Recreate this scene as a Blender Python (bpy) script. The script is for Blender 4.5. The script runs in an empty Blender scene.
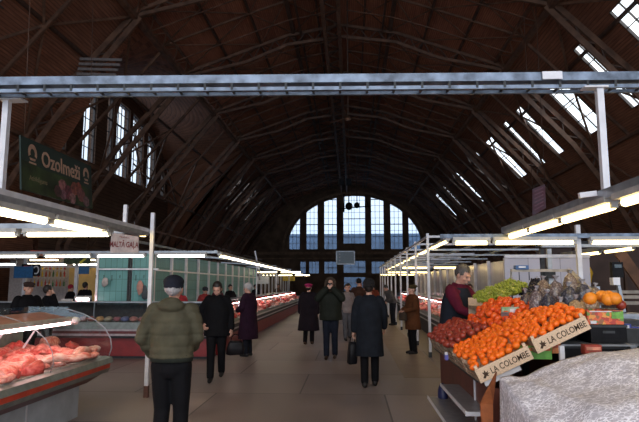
import bpy, bmesh, math, random
from mathutils import Vector, Matrix, noise, Quaternion
random.seed(7)
R = math.radians
scene = bpy.context.scene
C = scene.collection
W = {}                                   # world matrix of every parent

# ------------------------------------------------------------------ camera
FP = 560.0
TH, PSI = math.atan(73/560), math.atan(0.0558)
CAM = Vector((0, 0, 1.68))
cR = Vector((math.cos(PSI), math.sin(PSI), 0))
cF = Vector((-math.sin(PSI)*math.cos(TH), math.cos(PSI)*math.cos(TH), math.sin(TH)))
cU = Vector((math.sin(PSI)*math.sin(TH), -math.cos(PSI)*math.sin(TH), math.cos(TH)))
def ray(px, py): return cF + cR*((px-319.5)/FP) - cU*((py-211)/FP)
def atY(px, py, Y): d = ray(px, py); return CAM + d*(Y/d.y)
def atZ(px, py, z): d = ray(px, py); return CAM + d*((z-CAM.z)/d.z)
def atX(px, py, X): d = ray(px, py); return CAM + d*(X/d.x)

# ------------------------------------------------------------------ materials
def new_mat(name):
    m = bpy.data.materials.new(name); m.use_nodes = True
    nt = m.node_tree; b = nt.nodes['Principled BSDF']
    return m, nt, b
def mat(name, col, rough=.6, metal=0, var=.12, scale=12, bump=0, bscale=60, col2=None, spec=None, sheen=0, stretch=None):
    m, nt, b = new_mat(name)
    N, L = nt.nodes, nt.links
    tc = N.new('ShaderNodeTexCoord'); src = tc.outputs['Object']
    if stretch:
        mp = N.new('ShaderNodeMapping'); mp.inputs['Scale'].default_value = stretch
        L.new(src, mp.inputs[0]); src = mp.outputs[0]
    n = N.new('ShaderNodeTexNoise'); n.inputs['Scale'].default_value = scale; n.inputs['Detail'].default_value = 5
    L.new(src, n.inputs['Vector'])
    r = N.new('ShaderNodeValToRGB'); L.new(n.outputs[0], r.inputs[0])
    c2 = col2 or tuple(max(0, c*(1-var*2)) for c in col)
    r.color_ramp.elements[0].position = .32; r.color_ramp.elements[1].position = .68
    r.color_ramp.elements[0].color = (*c2, 1)
    r.color_ramp.elements[1].color = (*(col if col2 else tuple(min(1, c*(1+var)) for c in col)), 1)
    L.new(r.outputs[0], b.inputs['Base Color'])
    b.inputs['Roughness'].default_value = rough; b.inputs['Metallic'].default_value = metal
    if spec is not None: b.inputs['Specular IOR Level'].default_value = spec
    if sheen: b.inputs['Sheen Weight'].default_value = sheen
    if bump:
        n2 = N.new('ShaderNodeTexNoise'); n2.inputs['Scale'].default_value = bscale; n2.inputs['Detail'].default_value = 4
        L.new(src, n2.inputs['Vector'])
        bp = N.new('ShaderNodeBump'); bp.inputs['Strength'].default_value = bump; bp.inputs['Distance'].default_value = .02
        L.new(n2.outputs[0], bp.inputs['Height']); L.new(bp.outputs[0], b.inputs['Normal'])
    return m
def emit(name, col, s):
    m, nt, b = new_mat(name)
    b.inputs['Base Color'].default_value = (*col, 1)
    b.inputs['Emission Color'].default_value = (*col, 1); b.inputs['Emission Strength'].default_value = s
    return m
def glass(name, tint=(.9,.95,.95), a=.12, rough=.05):
    m, nt, b = new_mat(name); N, L = nt.nodes, nt.links
    t = N.new('ShaderNodeBsdfTransparent'); t.inputs[0].default_value = (*tint, 1)
    g = N.new('ShaderNodeBsdfGlossy'); g.inputs[0].default_value = (1,1,1,1); g.inputs[1].default_value = rough
    n = N.new('ShaderNodeTexNoise'); n.inputs['Scale'].default_value = 1.5
    mr = N.new('ShaderNodeMapRange'); mr.inputs[3].default_value = a*.6; mr.inputs[4].default_value = a*1.4
    L.new(n.outputs[0], mr.inputs[0])
    mx = N.new('ShaderNodeMixShader'); L.new(mr.outputs[0], mx.inputs[0])
    L.new(t.outputs[0], mx.inputs[1]); L.new(g.outputs[0], mx.inputs[2])
    L.new(mx.outputs[0], N['Material Output'].inputs[0])
    return m
def boards(name, c1, c2, wscale, axis='Z', rough=.8, bump=.5):
    """long narrow boards; joints every 1/wscale along the axis"""
    m, nt, b = new_mat(name); N, L = nt.nodes, nt.links
    tc = N.new('ShaderNodeTexCoord'); sx = N.new('ShaderNodeSeparateXYZ'); L.new(tc.outputs['Object'], sx.inputs[0])
    w = N.new('ShaderNodeTexWave'); w.wave_type = 'BANDS'; w.bands_direction = axis; w.inputs['Scale'].default_value = wscale
    L.new(tc.outputs['Object'], w.inputs[0])
    n = N.new('ShaderNodeTexNoise'); n.inputs['Scale'].default_value = .35; n.inputs['Detail'].default_value = 6
    L.new(tc.outputs['Object'], n.inputs['Vector'])
    n2 = N.new('ShaderNodeTexNoise'); n2.inputs['Scale'].default_value = 3; n2.inputs['Detail'].default_value = 4
    mp = N.new('ShaderNodeMapping'); mp.inputs['Scale'].default_value = (4, .3, 4); L.new(tc.outputs['Object'], mp.inputs[0]); L.new(mp.outputs[0], n2.inputs['Vector'])
    ad = N.new('ShaderNodeMath'); ad.operation = 'ADD'; L.new(n.outputs[0], ad.inputs[0]); L.new(n2.outputs[0], ad.inputs[1])
    r = N.new('ShaderNodeValToRGB'); L.new(ad.outputs[0], r.inputs[0])
    r.color_ramp.elements[0].position = .75; r.color_ramp.elements[1].position = 1.25
    r.color_ramp.elements[0].position = .4; r.color_ramp.elements[1].position = .62
    md = N.new('ShaderNodeMath'); md.operation = 'MULTIPLY'; md.inputs[1].default_value = .5
    L.new(ad.outputs[0], md.inputs[0]); L.new(md.outputs[0], r.inputs[0])
    r.color_ramp.elements[0].color = (*c1, 1); r.color_ramp.elements[1].color = (*c2, 1)
    mm = N.new('ShaderNodeMapRange'); mm.inputs[1].default_value = 0; mm.inputs[2].default_value = .25; mm.inputs[3].default_value = .55; mm.inputs[4].default_value = 1
    L.new(w.outputs['Fac'], mm.inputs[0])
    mu = N.new('ShaderNodeMix'); mu.data_type = 'RGBA'; mu.blend_type = 'MULTIPLY'; mu.inputs[0].default_value = 1
    L.new(r.outputs[0], mu.inputs[6]); L.new(mm.outputs[0], mu.inputs[7])
    L.new(mu.outputs[2], b.inputs['Base Color'])
    bp = N.new('ShaderNodeBump'); bp.inputs['Strength'].default_value = bump; bp.inputs['Distance'].default_value = .03
    L.new(w.outputs['Fac'], bp.inputs['Height']); L.new(bp.outputs[0], b.inputs['Normal'])
    b.inputs['Roughness'].default_value = rough
    return m

M = dict(
 roof_low=boards('roof_boards_low', (.21,.08,.040), (.37,.15,.078), 3.2, 'Z'),
 roof_up=boards('roof_boards_up', (.26,.09,.048), (.44,.17,.088), 3.2, 'X'),
 wall=boards('wall_boards', (.12,.06,.034), (.2,.105,.06), 1.2, 'Z', bump=.25),
 wallend=mat('end_wall_plaster', (.17,.10,.06), .85, var=.25, scale=.8, bump=.2, bscale=8),
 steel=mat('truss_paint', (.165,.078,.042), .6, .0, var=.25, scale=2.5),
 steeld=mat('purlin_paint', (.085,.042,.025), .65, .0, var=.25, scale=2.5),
 frame=mat('window_iron', (.09,.07,.06), .5, .3),
 white=mat('white_enamel', (.66,.65,.68), .35, .1, var=.08, scale=6),
 galv=mat('galvanised', (.165,.205,.27), .4, .5, var=.3, scale=8, bump=.05),
 greym=mat('grey_profile', (.33,.35,.38), .38, .6, var=.12, scale=9),
 lampbody=mat('lamp_body', (.45,.44,.42), .45, .1, var=.1),
 warm=emit('warm_tube', (1.0,.74,.30), 4.6),
 warm2=emit('cool_warm_tube', (1.0,.82,.46), 5),
 cool=emit('cool_tube', (1.0,.93,.80), 5),
 pink=emit('pink_tube', (1.0,.60,.60), 16),
 red=mat('red_panel', (.24,.010,.010), .35, var=.1, scale=5),
 orange_red=mat('orange_red_strip', (.62,.065,.03), .35, var=.1, scale=5),
 dred=mat('dark_red_panel', (.13,.018,.018), .4, var=.15, scale=5),
 dgrey=mat('dark_grey', (.045,.048,.052), .5, var=.15, spec=.25),
 mgrey=mat('mid_grey_edge', (.2,.23,.22), .38, .2, var=.12),
 basew=mat('pale_base', (.42,.46,.5), .5, var=.1, scale=4),
 black=mat('black_plastic', (.008,.008,.010), .55, var=.2, spec=.15),
 glass=glass('case_glass', (.93,.97,.96), .08),
 eglass=glass('sky_dimming_window_glass',(.42,.47,.52),.04,.3),  # grey tint holds back the bright sky in the arched windows, not dust
 wglass=glass('window_glass', (.85,.92,.96), .10, .2),
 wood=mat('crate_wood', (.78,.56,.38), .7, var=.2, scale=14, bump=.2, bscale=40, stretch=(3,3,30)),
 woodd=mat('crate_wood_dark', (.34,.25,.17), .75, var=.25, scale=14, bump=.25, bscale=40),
 ink=mat('crate_ink', (.06,.03,.015), .8, var=.1),
 mand=mat('mandarin_skin', (.98,.22,.012), .36, var=.1, scale=8, bump=.18, bscale=170, col2=(.93,.13,.006)),
 tom=mat('persimmon_skin', (.88,.15,.015), .24, var=.1, scale=7, col2=(.70,.05,.01)),
 apple=mat('dark_red_apple_skin', (.42,.07,.035), .3, var=.2, scale=9, col2=(.22,.02,.015)),
 grape=mat('green_grape', (.40,.42,.05), .3, var=.15, scale=30, col2=(.20,.26,.03)),
 dgrape=mat('dark_grape', (.012,.010,.022), .3, var=.3, scale=30),
 leafg=mat('green_leaf', (.06,.16,.02), .6),
 brown=mat('brown_panel', (.115,.032,.02), .45, var=.12, scale=5),
 brownc=mat('brown_cloth', (.34,.10,.03), .8, var=.15, scale=12, bump=.2),
 shelf=mat('grey_shelf', (.26,.25,.26), .4, .3, var=.1),
 tealw=None, skin=mat('skin', (.60,.33,.24), .5, var=.06, scale=20), lips=mat('lips', (.32,.08,.07), .5),
 eye=mat('eye_dark', (.02,.015,.012), .3),
)

# ------------------------------------------------------------------ mesh builder
class MB:
    def __init__(s): s.v=[]; s.f=[]; s.sm=[]
    def add(s, vs, fs, smooth=False):
        o=len(s.v); s.v += [Vector(v) for v in vs]
        s.f += [tuple(i+o for i in f) for f in fs]; s.sm += [smooth]*len(fs)
        return s
    def box(s, c, d, rot=None):
        c=Vector(c); hx,hy,hz=d[0]/2,d[1]/2,d[2]/2
        vs=[Vector((x,y,z)) for x in(-hx,hx) for y in(-hy,hy) for z in(-hz,hz)]
        if rot is not None: vs=[rot@v for v in vs]
        vs=[c+v for v in vs]
        return s.add(vs,[(0,1,3,2),(4,6,7,5),(0,4,5,1),(2,3,7,6),(0,2,6,4),(1,5,7,3)])
    def bb(s, x0,x1,y0,y1,z0,z1): return s.box(((x0+x1)/2,(y0+y1)/2,(z0+z1)/2),(abs(x1-x0),abs(y1-y0),abs(z1-z0)))
    def beam(s, p0, p1, w, h, up=(0,0,1)):
        p0,p1=Vector(p0),Vector(p1); d=(p1-p0); L=d.length
        if L<1e-6: return s
        d/=L; up=Vector(up)
        if abs(d.dot(up))>.98: up=Vector((1,0,0)) if abs(d.x)<.9 else Vector((0,1,0))
        sd=d.cross(up).normalized(); u=sd.cross(d).normalized()
        vs=[]
        for p in(p0,p1):
            for a,b in((-1,-1),(1,-1),(1,1),(-1,1)): vs.append(p+sd*(a*w/2)+u*(b*h/2))
        return s.add(vs,[(3,2,1,0),(4,5,6,7),(0,1,5,4),(1,2,6,5),(2,3,7,6),(3,0,4,7)])
    def rings(s, rings, cap=True, smooth=True):
        n=len(rings[0]); vs=[p for r in rings for p in r]; fs=[]
        for k in range(len(rings)-1):
            for i in range(n):
                a=k*n+i; b=k*n+(i+1)%n
                fs.append((a,b,b+n,a+n))
        if cap:
            fs.append(tuple(reversed(range(n)))); o=(len(rings)-1)*n; fs.append(tuple(o+i for i in range(n)))
        return s.add(vs,fs,smooth)
    def tube(s, p0, p1, r0, r1=None, n=8, cap=True):
        p0,p1=Vector(p0),Vector(p1); r1=r0 if r1 is None else r1
        d=(p1-p0).normalized(); a=Vector((0,0,1)) if abs(d.z)<.9 else Vector((1,0,0))
        u=d.cross(a).normalized(); v=d.cross(u)
        rg=[[p+u*(r*math.cos(2*math.pi*i/n))+v*(r*math.sin(2*math.pi*i/n)) for i in range(n)] for p,r in((p0,r0),(p1,r1))]
        rg=[list(reversed(x)) for x in rg]
        return s.rings(rg,cap)
    def lathe(s, c, prof, n=12, ax=None, cap=True):
        c=Vector(c); q=Vector((0,0,1)).rotation_difference(Vector(ax).normalized()) if ax else Quaternion()
        rg=[[c+q@Vector((r*math.cos(2*math.pi*i/n),r*math.sin(2*math.pi*i/n),z)) for i in range(n)] for r,z in prof]
        return s.rings(rg,cap)
    def sphere(s, c, r, n=12, m=8, rot=None):
        if not hasattr(r,'__len__'): r=(r,r,r)
        c=Vector(c); vs=[]; fs=[]
        pt=lambda x,y,z: c+((rot@Vector((x*r[0],y*r[1],z*r[2]))) if rot is not None else Vector((x*r[0],y*r[1],z*r[2])))
        vs.append(pt(0,0,-1))
        for k in range(1,m):
            t=math.pi*k/m
            for i in range(n):
                a=2*math.pi*i/n; vs.append(pt(math.sin(t)*math.cos(a),math.sin(t)*math.sin(a),-math.cos(t)))
        vs.append(pt(0,0,1)); top=len(vs)-1
        for i in range(n): fs.append((0,1+(i+1)%n,1+i))
        for k in range(m-2):
            for i in range(n):
                a=1+k*n+i; b=1+k*n+(i+1)%n; fs.append((a,b,b+n,a+n))
        o=1+(m-2)*n
        for i in range(n): fs.append((o+i,o+(i+1)%n,top))
        return s.add(vs,fs,True)
    def mesh(s, name, m, off=None, noise_amp=0, nscale=5, seed=0):
        me=bpy.data.meshes.new(name)
        vs=s.v
        if noise_amp:
            vs=[v+noise.noise_vector(v*nscale+Vector((seed,seed*1.7,0)))*noise_amp for v in vs]
        if off is not None: vs=[off@v for v in vs]
        me.from_pydata([tuple(v) for v in vs],[],s.f); me.polygons.foreach_set('use_smooth',s.sm)
        if m: me.materials.append(m)
        me.update(); return me
    def build(s, name, m, parent=None, local=False, **kw):
        if parent is not None:
            w=W[parent.name]
            me=s.mesh(name,m,None if local else w.inverted(),**kw)
            o=bpy.data.objects.new(name,me); C.objects.link(o); o.parent=parent; W[o.name]=w
        else:
            xs=[v.x for v in s.v]; ys=[v.y for v in s.v]; zs=[v.z for v in s.v]
            c=Vector(((min(xs)+max(xs))/2,(min(ys)+max(ys))/2,min(zs)))
            w=Matrix.Translation(c); me=s.mesh(name,m,w.inverted(),**kw)
            o=bpy.data.objects.new(name,me); C.objects.link(o); o.location=c; W[o.name]=w
        return o
def tag(o,label,cat,group=None,kind=None):
    if label: o['label']=label
    if cat: o['category']=cat
    if group: o['group']=group
    if kind: o['kind']=kind
    return o
def thing(name,label,cat,loc=(0,0,0),rz=0,group=None):
    o=bpy.data.objects.new(name,None); C.objects.link(o); o.empty_display_size=.1
    o.location=loc; o.rotation_euler=(0,0,rz); W[o.name]=Matrix.Translation(Vector(loc))@Matrix.Rotation(rz,4,'Z')
    return tag(o,label,cat,group)
def struct(mb,name,m,parent=None):
    o=mb.build(name,m,parent)
    if parent is None: o['kind']='structure'
    return o
def dup(root,loc,rz=None,label=None,group=None,rot=None,scale=None):
    r=root.copy(); C.objects.link(r); r.location=loc
    if rot is not None: r.rotation_euler=rot
    elif rz is not None: r.rotation_euler=(0,0,rz)
    if scale is not None: r.scale=scale
    if label: r['label']=label
    if group: r['group']=group
    for ch in list(root.children):
        c=ch.copy(); C.objects.link(c); c.parent=r
        for g in ch.children:
            d=g.copy(); C.objects.link(d); d.parent=c
    return r
def text(name,body,size,origin,xdir,ydir,m,parent,ext=.002,align='CENTER',sx=1.0,shear=0,offset=0):
    cu=bpy.data.curves.new(name,'FONT'); cu.body=body; cu.size=size; cu.extrude=ext
    cu.align_x=align; cu.align_y='CENTER'; cu.shear=shear; cu.offset=offset; cu.resolution_u=3
    tmp=bpy.data.objects.new(name+'_tmp',cu); C.objects.link(tmp); bpy.context.view_layer.update()
    dg=bpy.context.evaluated_depsgraph_get(); me=bpy.data.meshes.new_from_object(tmp.evaluated_get(dg),depsgraph=dg)
    bpy.data.objects.remove(tmp); me.materials.clear(); me.materials.append(m)
    o=bpy.data.objects.new(name,me); C.objects.link(o)
    x=Vector(xdir).normalized(); y=Vector(ydir); y=(y-x*y.dot(x)).normalized(); z=x.cross(y)
    mt=Matrix((x*sx,y,z)).transposed().to_4x4(); mt.translation=Vector(origin)
    o.parent=parent; W[o.name]=W[parent.name]
    o.matrix_basis=W[parent.name].inverted()@mt
    return o
ORD=['first','second','third','fourth','fifth','sixth','seventh','eighth','ninth','tenth','eleventh','twelfth','thirteenth','fourteenth','fifteenth','sixteenth','seventeenth','eighteenth','nineteenth','twentieth']
def ordn(i):
    if i<20: return ORD[i]
    return {2:'twenty-',3:'thirty-',4:'forty-'}[(i+1)//10]+ORD[(i+1)%10-1] if (i+1)%10 else {3:'thirtieth',4:'fortieth',5:'fiftieth'}[(i+1)//10]


# ================================================================== PEOPLE
def remesh(mb,name,m,parent,vox,smooth=4,fn=None,keep=None):
    me=mb.mesh(name+'_raw',None); o=bpy.data.objects.new(name,me); C.objects.link(o)
    md=o.modifiers.new('r','REMESH'); md.mode='VOXEL'; md.voxel_size=vox; md.use_smooth_shade=True
    if smooth: s=o.modifiers.new('s','SMOOTH'); s.iterations=smooth; s.factor=.5
    bpy.context.view_layer.update()
    dg=bpy.context.evaluated_depsgraph_get(); me2=bpy.data.meshes.new_from_object(o.evaluated_get(dg),depsgraph=dg)
    o.modifiers.clear(); o.data=me2; bpy.data.meshes.remove(me); me2.name=name
    if fn:
        new=[fn(v.co.copy(),v.normal.copy()) for v in me2.vertices]
        me2.vertices.foreach_set('co',[c for p in new for c in p])
    if keep:
        bm=bmesh.new(); bm.from_mesh(me2); bmesh.ops.delete(bm,geom=[v for v in bm.verts if not keep(v.co)],context='VERTS'); bm.to_mesh(me2); bm.free()
    for p in me2.polygons: p.use_smooth=True
    me2.materials.clear(); me2.materials.append(m)
    if parent is not None: o.parent=parent; W[o.name]=W[parent.name]
    return o
def limb(mb,pts,rs,n=10):
    pts=[Vector(p) for p in pts]
    for p,r in zip(pts,rs): mb.sphere(p,r,n,7)
    for (a,b),(r0,r1) in zip(zip(pts,pts[1:]),zip(rs,rs[1:])):
        if (b-a).length>1e-4: mb.tube(a,b,r0,r1,n)
def loft(mb,rings,n=20):
    """rings: (cx,cy,cz,rx,ry)"""
    mb.rings([[Vector((cx+rx*math.cos(2*math.pi*i/n),cy+ry*math.sin(2*math.pi*i/n),cz)) for i in range(n)] for cx,cy,cz,rx,ry in rings])
def hand(mb,wrist,d,side,curl=.5,r=.0095,palm_n=None):
    """wrist point, direction d, palm normal; five fingers"""
    d=Vector(d).normalized(); pn=Vector(palm_n) if palm_n else Vector((-side,0,0)); pn=(pn-d*pn.dot(d)).normalized(); w=d.cross(pn)
    if w.y>0: w=-w                       # thumb side to the front
    wrist=Vector(wrist)
    limb(mb,[wrist-d*.02,wrist+d*.03],[.026,.026])
    for k in(-1,-.33,.33,1): limb(mb,[wrist+d*.01+w*k*.012,wrist+d*.085+w*k*.029],[.017,.0125],8)
    L=[.062,.074,.080,.070]
    for k,l in zip((-1,-.33,.33,1),L):
        a=wrist+d*.085+w*k*.029; dd=(d*math.cos(curl*.6)+pn*math.sin(curl*.6)); b=a+dd*l*.5; d2=(d*math.cos(curl*1.7)+pn*math.sin(curl*1.7)); c=b+d2*l*.5
        limb(mb,[a,b,c],[r*1.1,r,r*.85],7)
    a=wrist+d*.02+w*.026; b=a+(d*.7+w*.7).normalized()*.04; c=b+(d*.9+w*.25+pn*.35).normalized()*.034
    limb(mb,[a,b,c],[.014,.0115,.0095],7)
CM={}
def cloth(c,rough=.85,bump=.25,bs=9,var=.15): 
    k=(c,rough)
    if k not in CM: CM[k]=mat('cloth_%d'%len(CM),c,rough,var=var,scale=7,bump=bump,bscale=bs,spec=.2)
    return CM[k]
ARMS=dict(
 down=lambda s:((s*.24,.03,1.17),(s*.26,-.03,.92)),
 swingf=lambda s:((s*.25,-.03,1.18),(s*.25,-.16,.97)),
 swingb=lambda s:((s*.25,.10,1.18),(s*.25,.16,.94)),
 pocket=lambda s:((s*.31,.09,1.18),(s*.23,-.10,1.0)),
 behind=lambda s:((s*.27,.1,1.17),(s*.14,.17,1.0)),
 camera=lambda s:((s*.27,-.17,1.32),(s*.075,-.19,1.53)),
 front=lambda s:((s*.25,-.04,1.16),(s*.10,-.24,1.10)),
 reach=lambda s:((s*.24,-.2,1.22),(s*.18,-.43,1.18)),
 ear=lambda s:((s*.30,-.10,1.28),(s*.13,-.08,1.52)),
)
def person(loc,face,h,label,top,pants,hair,arms=('down','down'),hem=.82,flare=.0,bulk=1.0,hat=None,stride=0,head=(0,0),shoes=(.02,.018,.018),coat_fn=None,vox=.011,hood=False,female=False,puff=0,lean=0,skirt=None,hairlen=.0,extra=None,skinm=None,bodyhi=False):
    k=h/1.75; t=thing('person',label,'person',loc,face); base=W[t.name]
    W[t.name]=base@Matrix.Scale(k,4); t.scale=(k,k,k)
    sh=.185 if not female else .165
    def ln(p):  # lean forward from the hips
        p=Vector(p); 
        if p.z>.95: a=lean; q=p-Vector((0,0,.95)); p=Vector((q.x,q.y*math.cos(a)-q.z*math.sin(a),q.z*math.cos(a)+q.y*math.sin(a)+.95))
        return p
    def lnmb(mb): mb.v=[ln(v) for v in mb.v]; return mb
    sm=skinm or M['skin']
    body=MB(); clo=MB(); pan=MB(); sho=MB()
    # legs
    hipz=.92
    lj=[]
    for s in(-1,1):
        ay=s*stride; lift=.05 if ay>0 else 0
        ank=Vector((s*.085,ay,.085+ (lift if ay>.1 else 0))); hip=Vector((s*.09,0,hipz)); kn=(ank+hip)/2+Vector((0,-.03-(.04 if ay>0 else 0),0)); lj.append((hip,kn,ank,s))
        limb(body,[hip,kn,ank],[.075,.048,.036])
        body.sphere(ank+Vector((0,-.06,-.05)),(.04,.11,.03),10,6)
        limb(pan,[hip,(hip+kn)/2,kn,(kn+ank)/2,ank+Vector((0,0,.02))],[.105,.093,.076,.07,.066])
        limb(sho,[ank+Vector((0,.035,-.035)),ank+Vector((0,-.06,-.04)),ank+Vector((0,-.145,-.048))],[.045,.044,.036]); limb(sho,[ank+Vector((0,.01,.03)),ank+Vector((0,.01,-.02))],[.048,.05])
    loft(body,[(0,0,.86,.12,.09),(0,0,.95,.15,.1),(0,0,1.08,.13,.09),(0,0,1.25,.155,.105),(0,0,1.38,.17,.1),(0,0,1.44,.12,.08),(0,0,1.47,.05,.05)])
    loft(pan,[(0,0,.80,.10,.09),(0,0,.86,.16,.125),(0,0,.95,.165,.12),(0,0,1.04,.15,.11),(0,0,1.06,.12,.1)])
    hand_j=[]
    for s,a in((-1,arms[0]),(1,arms[1])):
        el,wr=[Vector(p) for p in(ARMS[a](s) if isinstance(a,str) else a)]
        shd=Vector((s*sh,0,1.415)); f=(wr-el).normalized()
        limb(body,[shd,el,wr],[.052,.04,.027])
        if a in('pocket','behind'): c_=.9
        else: c_=.55
        hand(body,wr+f*.01,f,s,{'camera':.9,'front':.9}.get(a if isinstance(a,str) else '',c_),palm_n=(0,.3,-1) if a in('front','reach') else ((-s,.4,0) if a!='camera' else (-s*.3,.9,0)))
        b_=bulk
        slv=[.075*b_,.07*b_,.056*b_,.05*b_]
        limb(clo,[shd+Vector((-s*.02,0,0)),(shd+el)/2,el,wr-f*.01],slv)
        hand_j.append((wr,f))
    # neck and head
    limb(body,[(0,0,1.42),(0,-.01,1.53)],[.058,.05])
    pit,yaw=head; HR=Matrix.Rotation(yaw,3,'Z')@Matrix.Rotation(pit,3,'X'); hc=Vector((0,-.005,1.50))
    hd=MB(); hd.sphere((0,.012,.145),(.074,.092,.104),16,12); hd.sphere((0,-.022,.09),(.056,.07,.085),14,10); hd.sphere((0,-.045,.045),(.036,.036,.028),10,8)
    limb(hd,[(0,-.088,.14),(0,-.108,.105)],[.011,.016],8); hd.sphere((0,-.088,.062),(.024,.014,.011),10,6); hd.sphere((0,-.080,.15),(.055,.016,.012),10,6)
    for s in(-1,1): hd.sphere((s*.078,.01,.118),(.011,.022,.034),8,6); hd.sphere((s*.042,-.062,.095),(.022,.02,.02),8,6)
    tr=lambda v:hc+HR@Vector(v)
    body.add([tr(v) for v in hd.v],hd.f,True)
    lnmb(body); lnmb(clo)
    bo=remesh(body,'body',sm,t,.0075 if bodyhi else .0095,2); 
    for s in(-1,1): MB().sphere(ln(tr((s*.031,-.082,.128))),(.011,.008,.007),8,6).build('eye',M['eye'],t,local=True)
    MB().sphere(ln(tr((0,-.101,.063))),(.021,.006,.006),8,5).build('mouth',M['lips'],t,local=True)
    # trousers, shoes
    if skirt: loft(pan,[(0,0,skirt[0],.2,.17),(0,0,.7,.19,.15),(0,0,1.0,.155,.12)])
    remesh(pan,'trousers' if not skirt else 'skirt',pants,t,.014,3,keep=lambda c:c.z<1.1)
    remesh(sho,'shoes',cloth(shoes,.5,.1),t,.012,2,fn=lambda c,n:Vector((c.x,c.y,max(c.z,.002))))
    # coat
    B=bulk; w1=(.205 if not female else .185)*B; d1=.135*B
    cm=MB(); lo=hem
    rg=[(0,0,lo,(.185+flare)*B,(.14+flare*.8)*B),(0,0,(lo+1.0)/2,(.185+flare*.5)*B,(.145+flare*.4)*B),(0,0,1.02,.178*B,.135*B),(0,0,1.2,.19*B,.14*B),(0,0,1.34,w1,.135*B),(0,0,1.42,w1*.88,.11*B),(0,0,1.47,.11,.09),(0,0,1.51,.078,.078)]
    loft(cm,rg); lnmb(cm); clo.add(cm.v,cm.f,True)
    if hood:
        hh=MB(); hh.sphere((0,.09,1.47),(.13,.075,.075),12,8); lnmb(hh); clo.add(hh.v,hh.f,True)
    def fold(c,n):
        a=.007*noise.noise(Vector((c.x*9,c.y*9,c.z*4+loc[0]*7)))+.004*noise.noise(Vector((c.x*22,c.y*22,c.z*12)))
        if puff and c.z>lo+.05: a+=puff*(abs(math.sin((c.z-lo)*math.pi/.105))**.5-.8)
        return c+n*a
    remesh(clo,'coat',top,t,vox,3,fn=fold)
    if puff: 
        bd=MB(); loft(bd,[(0,0,lo-.035,.176*B,.132*B),(0,0,lo+.0,.182*B,.138*B),(0,0,lo+.03,.18*B,.136*B)]); lnmb(bd); bd.build('waistband',cloth((.022,.026,.02)),t,local=True)
    # hair / hats
    if hair:
        hr=MB(); hr.sphere((0,.024,.155),(.088,.102,.110),16,12)
        if hairlen: hr.sphere((0,.045,.11),(.092,.075,.12),14,10); hr.sphere((0,.06,.03),(.07,.05,.07),12,8)
        face_cut=lambda c:True
        hm=[tr(v) for v in hr.v]; h2=MB().add(hm,hr.f,True); lnmb(h2)
        iq=HR.inverted()
        def kp(c):
            # remove hair over the face
            if hat and (iq@(c-hc)).z>.135: return False
            a=-lean; q=c-Vector((0,0,.95)); q=Vector((q.x,q.y*math.cos(a)-q.z*math.sin(a),q.z*math.cos(a)+q.y*math.sin(a)+.95)); p=iq@(q-hc)
            return not(p.y<-.045 and p.z<.185) and not(abs(p.x)<.2 and p.z<.09 and not hairlen and p.y<.05) and not (p.y<-.02 and p.z<.13 and not(hairlen and abs(p.x)>.062))
        remesh(h2,'hair',hair,t,.009,1,fn=lambda c,n:c+n*.005*noise.noise(c*30),keep=kp)
    if hat:
        kind,hm=hat; q=MB()
        if kind=='cap':
            q.sphere((0,.02,.185),(.098,.112,.070),16,10); q.sphere((0,.022,.145),(.094,.108,.045),16,8); q.sphere((0,-.10,.165),(.06,.05,.012),12,6)
        elif kind=='beret': q.sphere((0,.03,.215),(.12,.125,.045),16,8); q.sphere((0,.015,.17),(.088,.1,.05),16,8)
        elif kind=='fur':
            q.sphere((0,.015,.205),(.10,.112,.085),18,12); q.sphere((0,.015,.16),(.106,.12,.05),18,8)
        elif kind=='knit': q.sphere((0,.02,.17),(.09,.105,.10),16,10)
        elif kind=='flat': q.sphere((0,-.01,.215),(.105,.13,.04),16,8); q.sphere((0,.015,.18),(.09,.1,.045),16,8); q.sphere((0,-.125,.18),(.07,.04,.012),12,6)
        elif kind=='furhood':
            for a in range(20):
                an=2*math.pi*a/20; q.sphere((.105*math.cos(an),-.055+.02*math.sin(an),.12+.135*math.sin(an)),.036,8,6)
            q.sphere((0,.05,.13),(.115,.10,.14),14,10)
        vs=[tr(v) for v in q.v]; q2=MB().add(vs,q.f,True); lnmb(q2)
        amp=.012 if kind.startswith('fur') else .003
        kp=None
        if kind=='furhood':
            iq2=HR.inverted(); kp=lambda c:True
        remesh(q2,'hood' if kind=='furhood' else 'hat',hm,t,.009,1,fn=lambda c,n:c+n*amp*noise.noise(c*60),keep=kp)
    if extra: extra(t,ln,tr,hand_j,k)
    return t,ln,tr,hand_j
def wpt(t,p): return W[t.name]@Vector(p)
def bag(p,w,h,d,m,label,strap=.15,rz=0):
    p=Vector(p); t=thing('handbag',label,'bag',(p.x,p.y,p.z-h),rz); c=Vector((0,0,h/2))
    b=MB(); b.rings([[Vector((w*sx*(math.copysign(abs(math.cos(a))**.5,math.cos(a))),d*sx*math.copysign(abs(math.sin(a))**.6,math.sin(a)),z)) for a in[2*math.pi*i/16 for i in range(16)]] for z,sx in((0,.42),(h*.04,.5),(h*.5,.5),(h*.85,.42),(h,.34))])
    b.build('bag_body',m,t,local=True,noise_amp=.02,nscale=7)
    s=MB(); prev=None
    for i in range(9):
        a=math.pi*i/8; q=Vector((w*.26*math.cos(a),0,h*.95+strap*math.sin(a)))
        if prev is not None: s.tube(prev,q,.008,n=6)
        prev=q
    s.build('handle',m,t,local=True); return t
black=cloth((.0035,.0035,.005)); navy=cloth((.008,.009,.015)); olive=cloth((.075,.068,.042),.75,.35,12); purple=cloth((.022,.006,.018)); dkg=cloth((.014,.017,.012),.75); brown_=cloth((.10,.035,.012)); grey_=cloth((.10,.095,.095)); beige_=cloth((.24,.20,.19)); jean=cloth((.010,.013,.024)); pinkh=cloth((.42,.03,.12)); maroon=cloth((.10,.008,.025)); 
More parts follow.
